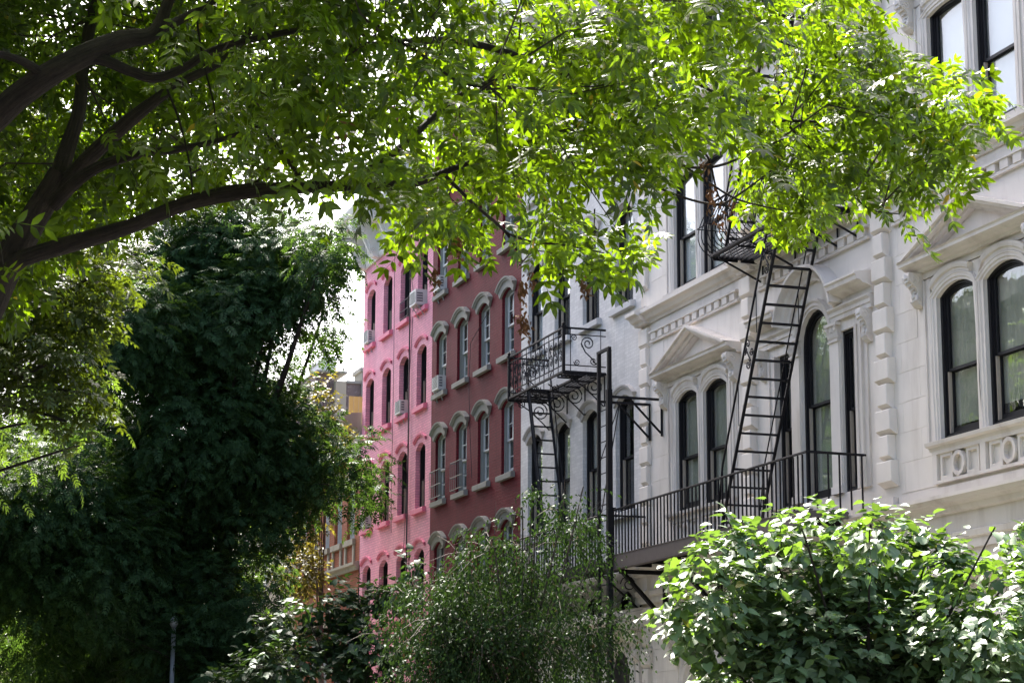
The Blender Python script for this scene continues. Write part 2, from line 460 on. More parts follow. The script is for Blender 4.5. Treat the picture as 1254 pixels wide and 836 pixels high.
# ---- windows: cached meshes so alike windows share data
_wc = {}
def window(par, c, sill, w, spring, rise, style='black', cover=None, cover_h=1.0, meet=0.52, rec=0.14, label=None, muntins=False):
    """window > sash (two), pane (two), blind; coordinates of par are world facade coordinates"""
    H = round(spring - sill, 3); key = (w, H, rise, style, meet, rec, muntins)
    if key not in _wc:
        fm = {'black': 'black_frame', 'grey': 'grey_frame', 'white': 'white_frame'}[style]
        t = 0.055 if style == 'black' else 0.06
        fr = MB(); o = arch(w - .004, 0.0, H, rise)
        i = arch(w - 2 * t, t, H - (0.0 if rise else t), max(0, rise - t * .8) if rise else 0)
        fr.ring(o, i, -rec - .10, -rec)
        t2 = t + 0.028                                           # stepped inner stop bead
        i2 = arch(w - 2 * t2, t2, H - (0.0 if rise else t2), max(0.02, rise - t2 * .8) if rise else 0)
        fr.ring(i, i2, -rec - .10, -rec - .03)
        tt = 0.045; k = t2 + tt
        mh = H * meet
        top = H + rise
        us = MB(); o2 = arch(w - 2 * t2, mh, H - (0 if rise else t2), max(0.02, rise - t2 * .8) if rise else 0)
        i3 = arch(w - 2 * k, mh + tt, H - (0 if rise else k), max(0.02, rise - k * .8) if rise else 0)
        us.ring(o2, i3, -rec - .085, -rec - .05)
        ls = MB(); ls.ring([(-w / 2 + t2, t2), (-w / 2 + t2, mh + tt * .8), (w / 2 - t2, mh + tt * .8), (w / 2 - t2, t2)],
                           [(-w / 2 + k, t2 + .08), (-w / 2 + k, mh - .01), (w / 2 - k, mh - .01), (w / 2 - k, t2 + .08)], -rec - .125, -rec - .09)
        if muntins:
            for mb_, a, b, z in ((us, mh, H, -.07), (ls, t2, mh, -.11)):
                mb_.box(-.012, .012, a + .02, b, -rec + z - .012, -rec + z + .012)
                mb_.box(-w / 2 + k, w / 2 - k, (a + b) / 2 - .012, (a + b) / 2 + .012, -rec + z - .01, -rec + z + .01)
        up = MB(); up.poly(i3, -rec - .070, -rec - .066)
        lp = MB(); lp.poly([(-w / 2 + k - .005, t2 + .075), (-w / 2 + k - .005, mh), (w / 2 - k + .005, mh), (w / 2 - k + .005, t2 + .075)], -rec - .110, -rec - .106)
        tr = MB(); tr.box(-.011, .011, t2, mh, -rec - .088, -rec - .035)
        _wc[key] = (fr.mesh('window', fm), us.mesh('upper_sash', fm if style != 'grey' else 'white_frame'), ls.mesh('lower_sash', fm if style != 'grey' else 'white_frame'),
                    up.mesh('upper_pane', 'glass'), lp.mesh('lower_pane', 'glass'), tr.mesh('sash_track', 'tan_wood'))
    fr, us, ls, up, lp, tr = _wc[key]
    wo = link('window', fr, par, (0, c, sill), label=label)
    for nm, me in (('upper_sash', us), ('lower_sash', ls), ('pane', up), ('pane', lp)): link(nm, me, wo)
    if style == 'black':
        for sg in (-1, 1): link('sash_track', tr, wo, (0, sg * (w / 2 - (.083) - .011), 0))
    if cover:
        ck = ('cover', w, H, rise, cover, cover_h)
        if ck not in _wc:
            b = MB(); bot = (H + rise) * (1 - cover_h) + .05
            if cover == 'blind':
                b.box(-w / 2 + .02, w / 2 - .02, bot, H + rise, -rec - .155, -rec - .15)
                b.box(-w / 2 + .02, w / 2 - .02, bot - .02, bot + .005, -rec - .162, -rec - .143)
            else:
                n = 26; pts = []
                for j in range(n + 1):
                    s = -w / 2 + .02 + (w - .04) * j / n
                    pts.append((s, -.008 + .012 * math.sin(j * 1.9) + .006 * math.sin(j * 4.1)))
                if cover in ('drape',):
                    pts = [q for q in pts if abs(q[0]) > w * .12 or True]
                for j in range(n):
                    (a, pa), (b2, pb) = pts[j], pts[j + 1]
                    b.add([(a, bot, -rec - .140 + pa), (b2, bot, -rec - .140 + pb), (b2, H + rise, -rec - .140 + pb), (a, H + rise, -rec - .140 + pa)], [(0, 1, 2, 3)])
            _wc[ck] = b.mesh(cover, cover)
        link(cover, _wc[ck], wo)
    return wo

def building(name, label, s0):
    return thing(name, label, 'building', (X0, 0, 0))

def spiral(mb, c, r, turns, start, p, rad, axis='s', sgn=1, n=22):
    """flat scroll round c=(u,h); axis 's': in the s-h plane at depth p; axis 'p': in the p-h plane at s=p"""
    pts = []
    for i in range(n + 1):
        t = i / n; a = start + sgn * turns * 2 * math.pi * t; q = r * (1 - .82 * t)
        u, h = c[0] + q * math.cos(a), c[1] + q * math.sin(a)
        pts.append((u, h, p) if axis == 's' else (p, h, u))
    mb.tube(pts, rad, 4)

# ------------------------------------------------------------------ the ground
def sheet(name, x0, x1, y0, y1, z, mat, kind='structure', zb=None):
    mb = MB()
    if zb is None: mb.addw([(x0, y0, z), (x1, y0, z), (x1, y1, z), (x0, y1, z)], [(0, 1, 2, 3)])
    else:
        mb.addw([(x, y, q) for x in (x0, x1) for y in (y0, y1) for q in (zb, z)],
                [(0, 1, 3, 2), (4, 6, 7, 5), (0, 4, 5, 1), (2, 3, 7, 6), (0, 2, 6, 4), (1, 5, 7, 3)])
    return link(name, mb.mesh(name, mat), kind=kind)
sheet('ground', -1500, 1500, -1500, 1500, -0.02, 'ground')
sheet('road', 0.6, 9.2, -60, 400, -0.016 + 0.004, 'asphalt')
sheet('sidewalk', 9.38, 15.0, -60, 400, 0.12, 'concrete', zb=-.3)
sheet('sidewalk', -3.2, 0.42, -60, 400, 0.12, 'concrete', zb=-.3)
sheet('kerb', 9.2, 9.38, -60, 400, 0.125, 'trim', zb=-.3)
sheet('kerb', 0.42, 0.6, -60, 400, 0.125, 'trim', zb=-.3)
lm = MB()
for k in range(30): lm.addw([(4.83, 2 + 6 * k, -.008), (4.95, 2 + 6 * k, -.008), (4.95, 5 + 6 * k, -.008), (4.83, 5 + 6 * k, -.008)], [(0, 1, 2, 3)])
link('lane_marking', lm.mesh('lane_marking', 'line'), kind='structure')

# ------------------------------------------------------------------ shared facade parts
CORNICE = [(0, 0), (.05, 0), (.06, .05), (.12, .07), (.15, .13), (.22, .15), (.23, .19), (.25, .20), (.25, .24), (.05, .28), (0, .28)]
def console_mesh(w=.2, H=.5, P=.27, mat='trim'):
    mb = MB(); k = H / .5; q = P / .27
    pr = [(0, 0), (.26, 0), (.275, -.05), (.26, -.12), (.20, -.17), (.15, -.22), (.12, -.29), (.14, -.34), (.15, -.40), (.11, -.46), (.05, -.50), (0, -.50)]
    mb.prof([(p * q, h * k) for p, h in pr], -w / 2, w / 2)
    for sg in (-1, 1):
        spiral(mb, (.17 * q, -.10 * k), .085 * k, 1.6, 1.2, sg * w / 2, .014 * k, 'p', 1, 14)
        spiral(mb, (.09 * q, -.39 * k), .055 * k, 1.5, 1.2, sg * w / 2, .012 * k, 'p', -1, 12)
    for j in range(7):      # acanthus leaf lobes down the front
        h = -.06 - .055 * j
        p = [.27, .255, .215, .165, .135, .145, .14][j] * q
        ww = w * [.42, .5, .46, .38, .3, .34, .26][j]
        mb.add([(-ww, h * k, p * .9), (0, (h + .045) * k, p + .02), (ww, h * k, p * .9), (0, (h - .05) * k, p + .045), (0, h * k, p * .7)],
               [(0, 1, 3), (1, 2, 3), (0, 3, 4), (2, 4, 3), (0, 4, 1), (1, 4, 2)])
    return mb.mesh('console', mat)
CONSOLE = console_mesh()
CONSOLE_L = console_mesh(.24, .62, .34)
CONSOLE_S = console_mesh(.17, .52, .20)

_am = {}
def ashlar(par, s0, s1, h0, h1, excl=(), course=.42, length=1.05, mat='limestone'):
    """facing stones, 12 mm proud of the wall, one object each"""
    n = max(1, round((h1 - h0) / course)); ch = (h1 - h0) / n
    for i in range(n):
        a, b = h0 + i * ch, h0 + (i + 1) * ch
        x = s0 - (length / 2 if i % 2 else 0)
        while x < s1:
            segs = [(max(x, s0), min(x + length, s1))]
            for (e0, e1, g0, g1) in excl:
                if b > g0 + .01 and a < g1 - .01:
                    ns = []
                    for (u, v) in segs:
                        if e1 <= u or e0 >= v: ns.append((u, v)); continue
                        if e0 - u > .06: ns.append((u, e0))
                        if v - e1 > .06: ns.append((e1, v))
                    segs = ns
            for (u, v) in segs:
                if v - u < .06: continue
                L = round(v - u - .004, 3); Hh = round(ch - .004, 3); k = (L, Hh, mat)
                if k not in _am:
                    mb = MB(); mb.bbox(-L / 2, L / 2, -Hh / 2, Hh / 2, .001, .008, .002); _am[k] = mb.mesh('stone', mat)
                link('stone', _am[k], par, (0, (u + v) / 2, (a + b) / 2))
            x += length

_qm = {}
def quoins(par, s, h0, h1, skip=(), wl=.44, ws=.30, P=.13, pitch=.385, mat='limestone', phase=0):
    for i in range(int((h1 - h0) / pitch)):
        a = h0 + i * pitch; b = a + pitch
        if any(b > g0 and a < g1 for g0, g1 in skip): continue
        w = wl if (i + phase) % 2 else ws; k = (w, P, mat)
        if k not in _qm:
            mb = MB(); mb.add([(-w/2,.004,0),(w/2,.004,0),(w/2,pitch-.004,0),(-w/2,pitch-.004,0),(-w/2,.005,.02),(w/2,.005,.02),(-w/2+.012,.075,P),(w/2-.012,.075,P),(w/2-.012,pitch-.02,P),(-w/2+.012,pitch-.02,P),(-w/2,pitch-.004,P-.015),(w/2,pitch-.004,P-.015),(-w/2,.07,P-.012),(w/2,.07,P-.012)],[(0,3,2,1),(6,7,8,9),(4,5,13,12),(12,13,7,6),(9,8,11,10),(10,11,2,3),(0,1,5,4),(12,6,9,10),(13,11,8,7),(0,4,12,10,3),(1,2,11,13,5)]); _qm[k] = mb.mesh('quoin', mat)
        link('quoin', _qm[k], par, (0, s, a))

# ------------------------------------------------------------------ the stone mansion
man = building('stone_mansion', 'pale painted stone mansion with quoins, pediments and arched windows at right', 29.7)
W2 = 1.04; RISE = .15
bays = [34.29, 24.64]; CB = 29.7
cols = []
for b in bays:
    for sg in (-1, 1):
        cols.append((b + sg * .64, W2, [(6.0, 8.06, RISE), (10.17, 12.30, .07), (13.9, 15.6, .15)]))
    # ground floor
cols += [(CB, 1.06, [(5.6, 8.15, .529), (10.17, 12.2, .3), (13.9, 15.6, .2)]),
         (CB - 1.145, .55, [(5.6, 8.15, 0), (10.17, 12.0, 0), (13.9, 15.5, 0)]), (CB + 1.145, .55, [(5.6, 8.15, 0), (10.17, 12.0, 0), (13.9, 15.5, 0)])]
link('wall', wall_mesh('wall', 22.3, 37.2, 4.4, 17.2, cols, 'limestone', .16), man)
lowcols = [(34.25, 1.5, [(1.3, 2.75, .6)]), (24.6, 1.5, [(1.3, 2.75, .6)]), (CB, 1.8, [(.2, 2.9, .8)])]
link('basement_wall', wall_mesh('basement_wall', 22.3, 37.2, 0, 4.399, lowcols, 'limestone', .3), man)
shell(man, 22.3, 37.2, 17.2, side='limestone')
for sx in (34.25, 24.6): window(man, sx, 1.3, 1.5, 2.75, .6, 'black', 'curtain', 1, .5, .2)
dr = MB(); dr.poly(arch(1.75, 0, 2.7, .78), -.26, -.2)
for sx in (-.43, .43):
    for (a, b) in ((.25, 1.1), (1.25, 2.5)): dr.ring([(sx - .3, a), (sx - .3, b), (sx + .3, b), (sx + .3, a)], [(sx - .24, a + .06), (sx - .24, b - .06), (sx + .24, b - .06), (sx + .24, a + .06)], -.2, -.17)
link('door', dr.mesh('door', 'black_frame'), man, (0, CB, .2))

def cornice(par, s0, s1, h, prof=CORNICE, name='cornice', mat='trim', dh=None):
    mb = MB(); mb.prof([(p, h + z) for p, z in prof], s0, s1)
    return link(name, mb.mesh(name, mat), par)

# belt course below the main floor, sill cornice below the upper floor, both broken at the piers
BELT = [(0, -.75), (.05, -.75), (.05, -.62), (.09, -.60), (.10, -.52), (.05, -.50), (.05, -.24), (.12, -.22), (.15, -.15), (.20, -.11), (.26, -.10), (.30, -.06), (.32, -.05), (.32, .0), (.06, .05), (.04, .05), (.04, .17), (0, .17)]
for (a, b, dp) in ((22.3, 27.06, 0), (32.4, 36.7, 0), (27.6, 31.8, 0)): cornice(man, a, b, 5.16, BELT, 'belt_course')
for (a, b) in ((36.68, 37.2), (31.82, 32.38), (27.08, 27.58)):
    cornice(man, a, b, 5.16, [(p + .08 if p > 0 else 0, z) for p, z in BELT], 'belt_course')
SILLC = [(0, -.22), (.05, -.22), (.07, -.17), (.13, -.15), (.17, -.08), (.22, -.06), (.25, -.05), (.25, .02), (.04, .12), (0, .12)]
for (a, b) in ((22.3, 27.06), (32.4, 36.7), (27.6, 31.8)): cornice(man, a, b, 10.03, SILLC, 'sill_course')
for (a, b) in ((36.68, 37.2), (31.82, 32.38), (27.08, 27.58)):
    cornice(man, a, b, 10.03, [(p + .10 if p > 0 else 0, z) for p, z in SILLC], 'sill_course')
for h in (13.55,):
    cornice(man, 22.3, 37.2, h, SILLC, 'sill_course')
TOPC = [(0, 0), (.06, 0), (.08, .2), (.3, .3), (.35, .5), (.75, .6), (.8, .8), (.9, .9), (.9, 1.0), (0, 1.15)]
cornice(man, 22.2, 37.25, 16.6, TOPC, 'roof_cornice')

# dentil bands
dent = MB(); dent.box(-.105, .105, 0, .135, .0, .075); DENT = dent.mesh('dentil', 'trim')
for (a, b) in ((22.6, 27.0), (27.75, 31.75), (32.55, 36.62)):
    mb = MB(); mb.box(a, b, 9.585, 9.62, 0, .095); mb.box(a, b, 9.405, 9.45, 0, .06)
    link('dentil_band', mb.mesh('dentil_band', 'trim'), man)
    n = int((b - a) / .325)
    for i in range(n): link('dentil', DENT, man, (0, a + .2 + i * (b - a - .4) / (n - 1), 9.45))

quoins(man, 36.94, .5, 16.4, ((4.4, 5.36), (9.78, 10.17), (13.3, 13.7)), P=.085)
quoins(man, 32.12, .5, 16.4, ((4.4, 5.36), (9.78, 10.17), (13.3, 13.7)))
quoins(man, 27.32, .5, 16.4, ((4.4, 5.36), (9.78, 10.17), (13.3, 13.7)))

def paired_window(b, sill, spring, rise, pediment=True, cover=(None, None), ch=(1, 1), seed=0):
    wd = .64
    for sg, cv, c_h in ((1, cover[0], ch[0]), (-1, cover[1], ch[1])):
        c = b + sg * wd
        window(man, c, sill, W2, spring, rise, 'black', cv, c_h, .47, .035)
        mb = MB(); path = arch(W2, sill + .002, spring, rise, c, 14)
        mb.sweep(path, [(0, .0), (0, .03), (.035, .03), (.045, .048), (.085, .048), (.095, .06), (.116, .06), (.119, .0)])
        arcp = [q for q in path[1:-1]]
        arcp = [q for q in arcp if sg * (q[0] - b) > .20]
        mb.sweep(arcp, [(.1, .0), (.122, .052), (.16, .055), (.175, .085), (.22, .095), (.25, .09), (.262, .0)])
        link('archivolt', mb.mesh('archivolt', 'trim'), man)
    top = spring + rise
    for sg in (-1, 1):                            # the stepped casing at the sides
        mb = MB()
        e = b + sg * (wd + W2 / 2 + .12)
        for k, (w0, w1, p) in enumerate(((0, .07, .055), (.07, .16, .035), (.16, .20, .06), (.20, .27, .028))):
            a0, a1 = sorted((e + sg * w0, e + sg * w1)); mb.box(a0, a1, sill - .02, top + .16 - .001 * k, 0.0, p)
        link('casing', mb.mesh('casing', 'trim'), man)
    mb = MB()
    sp = arch(W2, spring - .1, spring, rise, b + wd); 
    mb.box(b - 1.55, b + 1.55, top + .19, top + .30, 0, .04)
    for sg in (-1, 0, 1):                         # sunk spandrel triangles
        cx = b + sg * 1.28
        mb.poly([(cx - .16, top + .17), (cx + .16, top + .17), (cx + (.14 if sg >= 0 else -.14) * (sg != 0), top - .02)], 0, .03)
    link('spandrel', mb.mesh('spandrel', 'trim'), man)
    # sill and apron
    mb = MB()
    mb.prof([(0, sill - .15), (.07, sill - .15), (.09, sill - .10), (.15, sill - .08), (.16, sill - .03), (.03, sill + .01), (0, sill + .01)], b - 1.42, b + 1.42)
    link('sill', mb.mesh('sill', 'trim'), man)
    if sill < 8:
        ap = MB(); h0, h1 = sill - .62, sill - .15
        ap.box(b - 1.36, b + 1.36, h0, h0 + .045, 0, .07); ap.box(b - 1.36, b + 1.36, h1 - .05, h1, 0, .07)
        for x in (-1.36, -.07, 1.24): ap.box(b + x, b + x + (.14 if abs(x) < 1 else .12), h0 + .045, h1 - .05, 0, .068)
        for sg in (-1, 1):
            c = b + sg * .655; hm = (h0 + h1) / 2 - .003
            ring_o = [(c + .17 * math.cos(t), hm + .178 * math.sin(t)) for t in [2 * math.pi * i / 20 for i in range(20)]]
            ring_i = [(c + .115 * math.cos(t), hm + .125 * math.sin(t)) for t in [2 * math.pi * i / 20 for i in range(20)]]
            ap.ring(ring_o, ring_i, 0, .075)
            for s2 in (-1, 1):
                cx = c + s2 * .355
                ap.ring([(cx - .165, h0 + .045), (cx - .165, h1 - .05), (cx + .165, h1 - .05), (cx + .165, h0 + .045)],
                        [(cx - .115, h0 + .10), (cx - .115, h1 - .10), (cx + .115, h1 - .10), (cx + .115, h0 + .10)], 0, .045)
        link('apron', ap.mesh('apron', 'trim'), man)
    if pediment:
        B = top + .29; hw = 1.76
        mb = MB()
        mb.prof([(0, B), (.10, B), (.12, B + .04), (.20, B + .06), (.24, B + .09), (.30, B + .10), (.30, B + .145), (.33, B + .165), (.06, B + .18), (0, B + .18)], b - hw, b + hw)
        link('pediment_base', mb.mesh('pediment_base', 'trim'), man)
        A = B + .80; R_ = MB()
        for sg in (-1, 1):
            e = b + sg * hw; sl = (A - B - .165) / hw
            def rk(off, t, p0, p1):     # a raking member
                R_.poly([(e - sg * off / sl * .0, B + .18 - off), (b, A - off), (b, A - off - t), (e - sg * (t / sl), B + .18 - off)] if off == 0 else
                        [(e - sg * (off / sl), B + .185), (b, A - off), (b, A - off - t), (e - sg * ((off + t) / sl), B + .185)], p0, p1)
            rk(0, .05, 0, .33); rk(.05, .05, 0, .285); rk(.10, .06, 0, .19); rk(.16, .04, 0, .13)
        link('raking_cornice', R_.mesh('raking_cornice', 'trim'), man)
        T = MB(); T.poly([(b - hw + .55, B + .182), (b, A - .21), (b + hw - .55, B + .182)], 0, .03)
        link('tympanum', T.mesh('tympanum', 'limestone'), man)
        for sg in (-1, 1): link('console', CONSOLE, man, (0, b + sg * 1.60, B - .002))
    else:
        B = top + .34
        cornice(man, b - 1.75, b + 1.75, B, CORNICE, 'hood')
        for sg in (-1, 1): link('console', CONSOLE, man, (0, b + sg * 1.60, B - .002))

paired_window(bays[0], 6.0, 8.06, RISE, True, ('curtain', 'curtain'))
paired_window(bays[1], 6.0, 8.06, RISE, True, ('curtain', 'curtain'), (.93, .88))
paired_window(bays[0], 10.17, 12.30, .07, False, ('blind', 'blind'), (1, 1))
paired_window(bays[1], 10.17, 12.30, .07, False, ('blind', 'blind'), (1, 1))
for b in bays:
    for sg in (-1, 1): window(man, b + sg * .64, 13.9, W2, 15.6, .15, 'black', 'blind', .7, .5, .1)

# centre bay: arched middle light between pilasters, entablatures over the side lights
for c, w, sp, ri, cv in ((CB, 1.06, 8.15, .529, None), (CB - 1.145, .55, 8.15, 0, 'curtain'), (CB + 1.145, .55, 8.15, 0, 'curtain')):
    window(man, c, 5.6, w, sp, ri, 'black', cv or 'curtain', 1.0, .60 if ri else .5, .05)
for c, w, sp, ri in ((CB, 1.06, 12.2, .3), (CB - 1.145, .55, 12.0, 0), (CB + 1.145, .55, 12.0, 0)):
    window(man, c, 10.17, w, sp, ri, 'black', 'blind', .9, .5, .1)
    window(man, c, 13.9, w, 15.6 if ri else 15.5, .2 if ri else 0, 'black', 'blind', .6, .5, .1)
def capital():
    mb = MB()
    mb.box(-.21, .21, .0, .035, 0, .10)
    mb.prof([(0, .035), (.07, .035), (.075, .12), (.12, .24), (.14, .27), (0, .27)], -.17, .17)
    mb.box(-.24, .24, .27, .32, 0, .17)
    for row, (h, n, p) in enumerate(((.05, 5, .085), (.13, 4, .11))):
        for i in range(n):
            c = -.16 + .32 * i / (n - 1) if n > 1 else 0
            mb.add([(c - .045, h, p - .02), (c + .045, h, p - .02), (c + .05, h + .08, p + .01), (c, h + .11, p + .055), (c - .05, h + .08, p + .01), (c, h + .04, p + .04)],
                   [(0, 1, 5), (1, 2, 5), (2, 3, 5), (3, 4, 5), (4, 0, 5)])
    for sg in (-1, 1): spiral(mb, (sg * .17, .23), .055, 1.4, 0, .15, .014, 's', sg, 12)
    return mb.mesh('capital', 'trim')
CAP = capital()
for base, topc, ent in ((5.6, 8.0, True), (10.17, 11.9, False)):
    for sg in (-1, 1):
        pc = CB + sg * .70
        mb = MB(); mb.box(pc - .155, pc + .155, base, topc, 0, .035); mb.box(pc - .17, pc + .17, base, base + .12, 0, .055)
        link('pilaster', mb.mesh('pilaster', 'limestone'), man)
        cpo = link('capital', CAP, man, (0, pc, topc)); cpo.scale = (.6, .85, .95)
        e = CB + sg * 1.42
        mb = MB()
        for w0, w1, p in ((0, .08, .06), (.08, .19, .04), (.19, .24, .07), (.24, .36, .03)):
            a0, a1 = sorted((e + sg * w0, e + sg * w1)); mb.box(a0, a1, base, topc + .15, 0, p)
        link('casing', mb.mesh('casing', 'trim'), man)
        a0, a1 = sorted((CB + sg * .47, CB + sg * 1.80))
        if ent:
            mb = MB()
            mb.prof([(0, 8.32), (.06, 8.32), (.06, 8.39), (.08, 8.40), (.08, 8.46), (.12, 8.50), (.12, 8.53), (0, 8.535)], min(CB + sg * .63, CB + sg * 2.0), max(CB + sg * .63, CB + sg * 2.0))
            link('architrave', mb.mesh('architrave', 'trim'), man)
            mb = MB()
            mb.prof([(0, 8.537), (.05, 8.54), (.05, 8.64), (.12, 8.67), (.20, 8.69), (.24, 8.73), (.30, 8.74), (.31, 8.80), (.34, 8.82), (.34, 8.85), (0, 8.90)],
                    min(CB + sg * 1.0, CB + sg * 2.02), max(CB + sg * 1.0, CB + sg * 2.02))
            link('entablature', mb.mesh('entablature', 'trim'), man)
            link('console', CONSOLE_S, man, (0, CB + sg * 1.84, 8.318))
        else:
            cornice(man, a0, a1, 12.23, CORNICE, 'hood')
AR = MB()
def arc_path(r, cy, c=CB, a0=0, n=20): return [(c - r * math.cos(R(a0) + (math.pi - 2 * R(a0)) * i / n), cy + r * math.sin(R(a0) + (math.pi - 2 * R(a0)) * i / n)) for i in range(n + 1)]
AR.sweep(arc_path(.53, 8.15), [(0, 0), (0, .03), (.04, .03), (.05, .05), (.10, .05), (.12, .075), (.16, .085), (.17, 0)])
link('archivolt', AR.mesh('archivolt', 'trim'), man)
AR = MB(); AR.sweep(arc_path(.84, 8.3, a0=14), [(0, 0), (0, .08), (.05, .10), (.09, .15), (.14, .18), (.17, .24), (.20, .28), (.245, .28), (.26, 0)])
link('arched_hood', AR.mesh('arched_hood', 'trim'), man)
# facing stones
for (a, b) in ((32.42, 36.66), (22.7, 27.02)):
    bc = 34.25 if a > 30 else 24.6
    ashlar(man, a, b, 5.37, 9.38, ((bc - 1.42, bc + 1.42, 5.3, 8.6), (bc - 1.80, bc + 1.80, 7.95, 9.33)), .445)
    ashlar(man, a, b, 10.17, 13.3, ((bc - 1.42, bc + 1.42, 10.1, 12.5), (bc - 1.78, bc + 1.78, 12.1, 13.0)), .445)
    ashlar(man, a, b, 9.63, 9.80, (), .17, 1.4)
ashlar(man, 27.62, 31.8, 8.95, 9.38, ((28.5, 30.9, 8.9, 9.45),), .43)
ashlar(man, 32.42, 36.66, .6, 4.38, ((33.0, 35.5, .5, 4.0),), .42)
# ground floor window dressings
for bc in (34.25, 24.6):
    AR = MB(); AR.sweep(arch(1.5, 1.3, 2.75, .6, bc, 16), [(0, 0), (0, .07), (.06, .07), (.08, .12), (.15, .14), (.2, .1), (.21, 0)])
    link('archivolt', AR.mesh('archivolt', 'trim'), man)
    cornice(man, bc - 1.45, bc + 1.45, 3.85, CORNICE, 'hood')
    for sg in (-1, 1):
        link('console', CONSOLE_L, man, (0, bc + sg * 1.22, 3.85))
        mb = MB(); e = bc + sg * .98; a0, a1 = sorted((e, e + sg * .12)); mb.box(a0, a1, 1.3, 3.8, 0, .05); link('casing', mb.mesh('casing', 'trim'), man)

# ------------------------------------------------------------------ row houses
def hood_mesh(w, rise, thick, P, mat, name='hood', ears=0.0, band=None):
    """arched window head; local origin at the springing on the window's centre line"""
    mb = MB(); path = [q for q in arch(w, 0, 0, rise, 0, 12)][1:-1]
    mb.sweep(path, [(0, 0), (0, P * .55), (thick * .62, P * .6), (thick * .66, P * .95), (thick * .80, P), (thick * .84, P * 1.25), (thick, P * 1.3), (thick + .01, 0)])
    return mb.mesh(name, mat)
def thin_hood(w, rise, off, mat):
    mb = MB(); path = [q for q in arch(w, 0, 0, rise, 0, 12)][1:-1]
    path = [(path[0][0] - .05, path[0][1] - .0)] + path + [(path[-1][0] + .05, path[-1][1])]
    mb.sweep(path, [(off, 0), (off, .035), (off + .03, .04), (off + .04, .06), (off + .085, .065), (off + .09, 0)])
    return mb.mesh('hood_mould', mat)
def sill_mesh(w, h=.13, P=.11, mat='white_paint'):
    mb = MB(); mb.prof([(-.1, -h), (P, -h), (P, -.015), (P - .02, 0), (-.1, .012)], -w / 2, w / 2); return mb.mesh('sill', mat)
BRACKET = None
def bracket_mesh(mat='white_metal', w=.28, H=1.05, P=.85):
    mb = MB()
    pr = [(0, 0), (P, 0), (P, -.12), (P * .93, -.30), (P * .75, -.42), (P * .52, -.45), (P * .40, -.52), (P * .33, -.68), (P * .30, -.84), (P * .18, -H + .03), (.0, -H)]
    mb.prof([(p, h * H / 1.05) for p, h in pr], -w / 2, w / 2)
    for sg in (-1, 1):
        spiral(mb, (P * .66, -.22), .17, 1.7, 0, sg * w / 2, .03, 'p', 1, 18)
        spiral(mb, (P * .20, -.80), .10, 1.5, 0, sg * w / 2, .025, 'p', -1, 14)
    mb.prof([(P * .2, -.5), (P * .56, -.44), (P * .5, -.56), (P * .4, -.74), (P * .3, -.9), (P * .1, -1.0)], -w * .2, w * .2)
    return mb.mesh('cornice_bracket', mat)
BRK = bracket_mesh()

def rowhouse(name, label, s0, s1, H, wallm, centres, w, floors, style, sillm, hoodm, rec, cover_fn, hood_kind, meet=.5, top_mat='white_metal', muntins=False, brk=True):
    b = building(name, label, s0)
    cols = [(c, w, [(a, sp, ri) for (a, sp, ri) in floors]) for c in centres]
    link('wall', wall_mesh('wall', s0 + .002, s1 - .002, 0, H, cols, wallm, rec + .1), b)
    shell(b, s0, s1, H)
    sm = sill_mesh(w + .24, mat=sillm)
    for fi, (a, sp, ri) in enumerate(floors):
        if hood_kind == 'thick': hm = hood_mesh(w + .10, ri + .04, .26, .10, hoodm)
        elif hood_kind == 'cap': hm = hood_mesh(w + .04, ri + .03, .20, .075, hoodm)
        else: hm = thin_hood(w + .08, ri - .01, .15, hoodm)
        for ci, c in enumerate(centres):
            cv, chh = cover_fn(fi, ci)
            window(b, c, a, w, sp, ri, style, cv, chh, meet, rec, muntins=muntins)
            link('sill', sm, b, (0, c, a))
            link(hm.name.split('.')[0], hm, b, (0, c, sp - (.03 if hood_kind != 'thin' else -.03)))
    # bracketed roof cornice
    mb = MB(); mb.prof([(0, H - 1.25), (.06, H - 1.25), (.09, H - 1.15), (.09, H - .22), (.75, H - .20), (.80, H - .10), (.92, H - .02), (.98, H + .12), (.98, H + .18), (0, H + .24)], s0 + .01, s1 - .01)
    cn = link('roof_cornice', mb.mesh('roof_cornice', top_mat), b)
    n = len(centres)
    pos = [s0 + .25] + [(centres[i] + centres[i + 1]) / 2 for i in range(n - 1)] + [s1 - .25]
    bm_ = BRK if top_mat == 'white_metal' else bracket_mesh(top_mat)
    for p in pos: link('cornice_bracket', bm_, cn, (-.09, p, H - .21))
    for i in range(len(pos) - 1):
        a, c = sorted((pos[i], pos[i + 1]))
        pm = MB(); pm.ring([(a + .22, H - 1.05), (a + .22, H - .45), (c - .22, H - .45), (c - .22, H - 1.05)], [(a + .30, H - .97), (a + .30, H - .53), (c - .30, H - .53), (c - .30, H - .97)], .09, .125)
        link('frieze_panel', pm.mesh('frieze_panel', top_mat), cn)
    return b

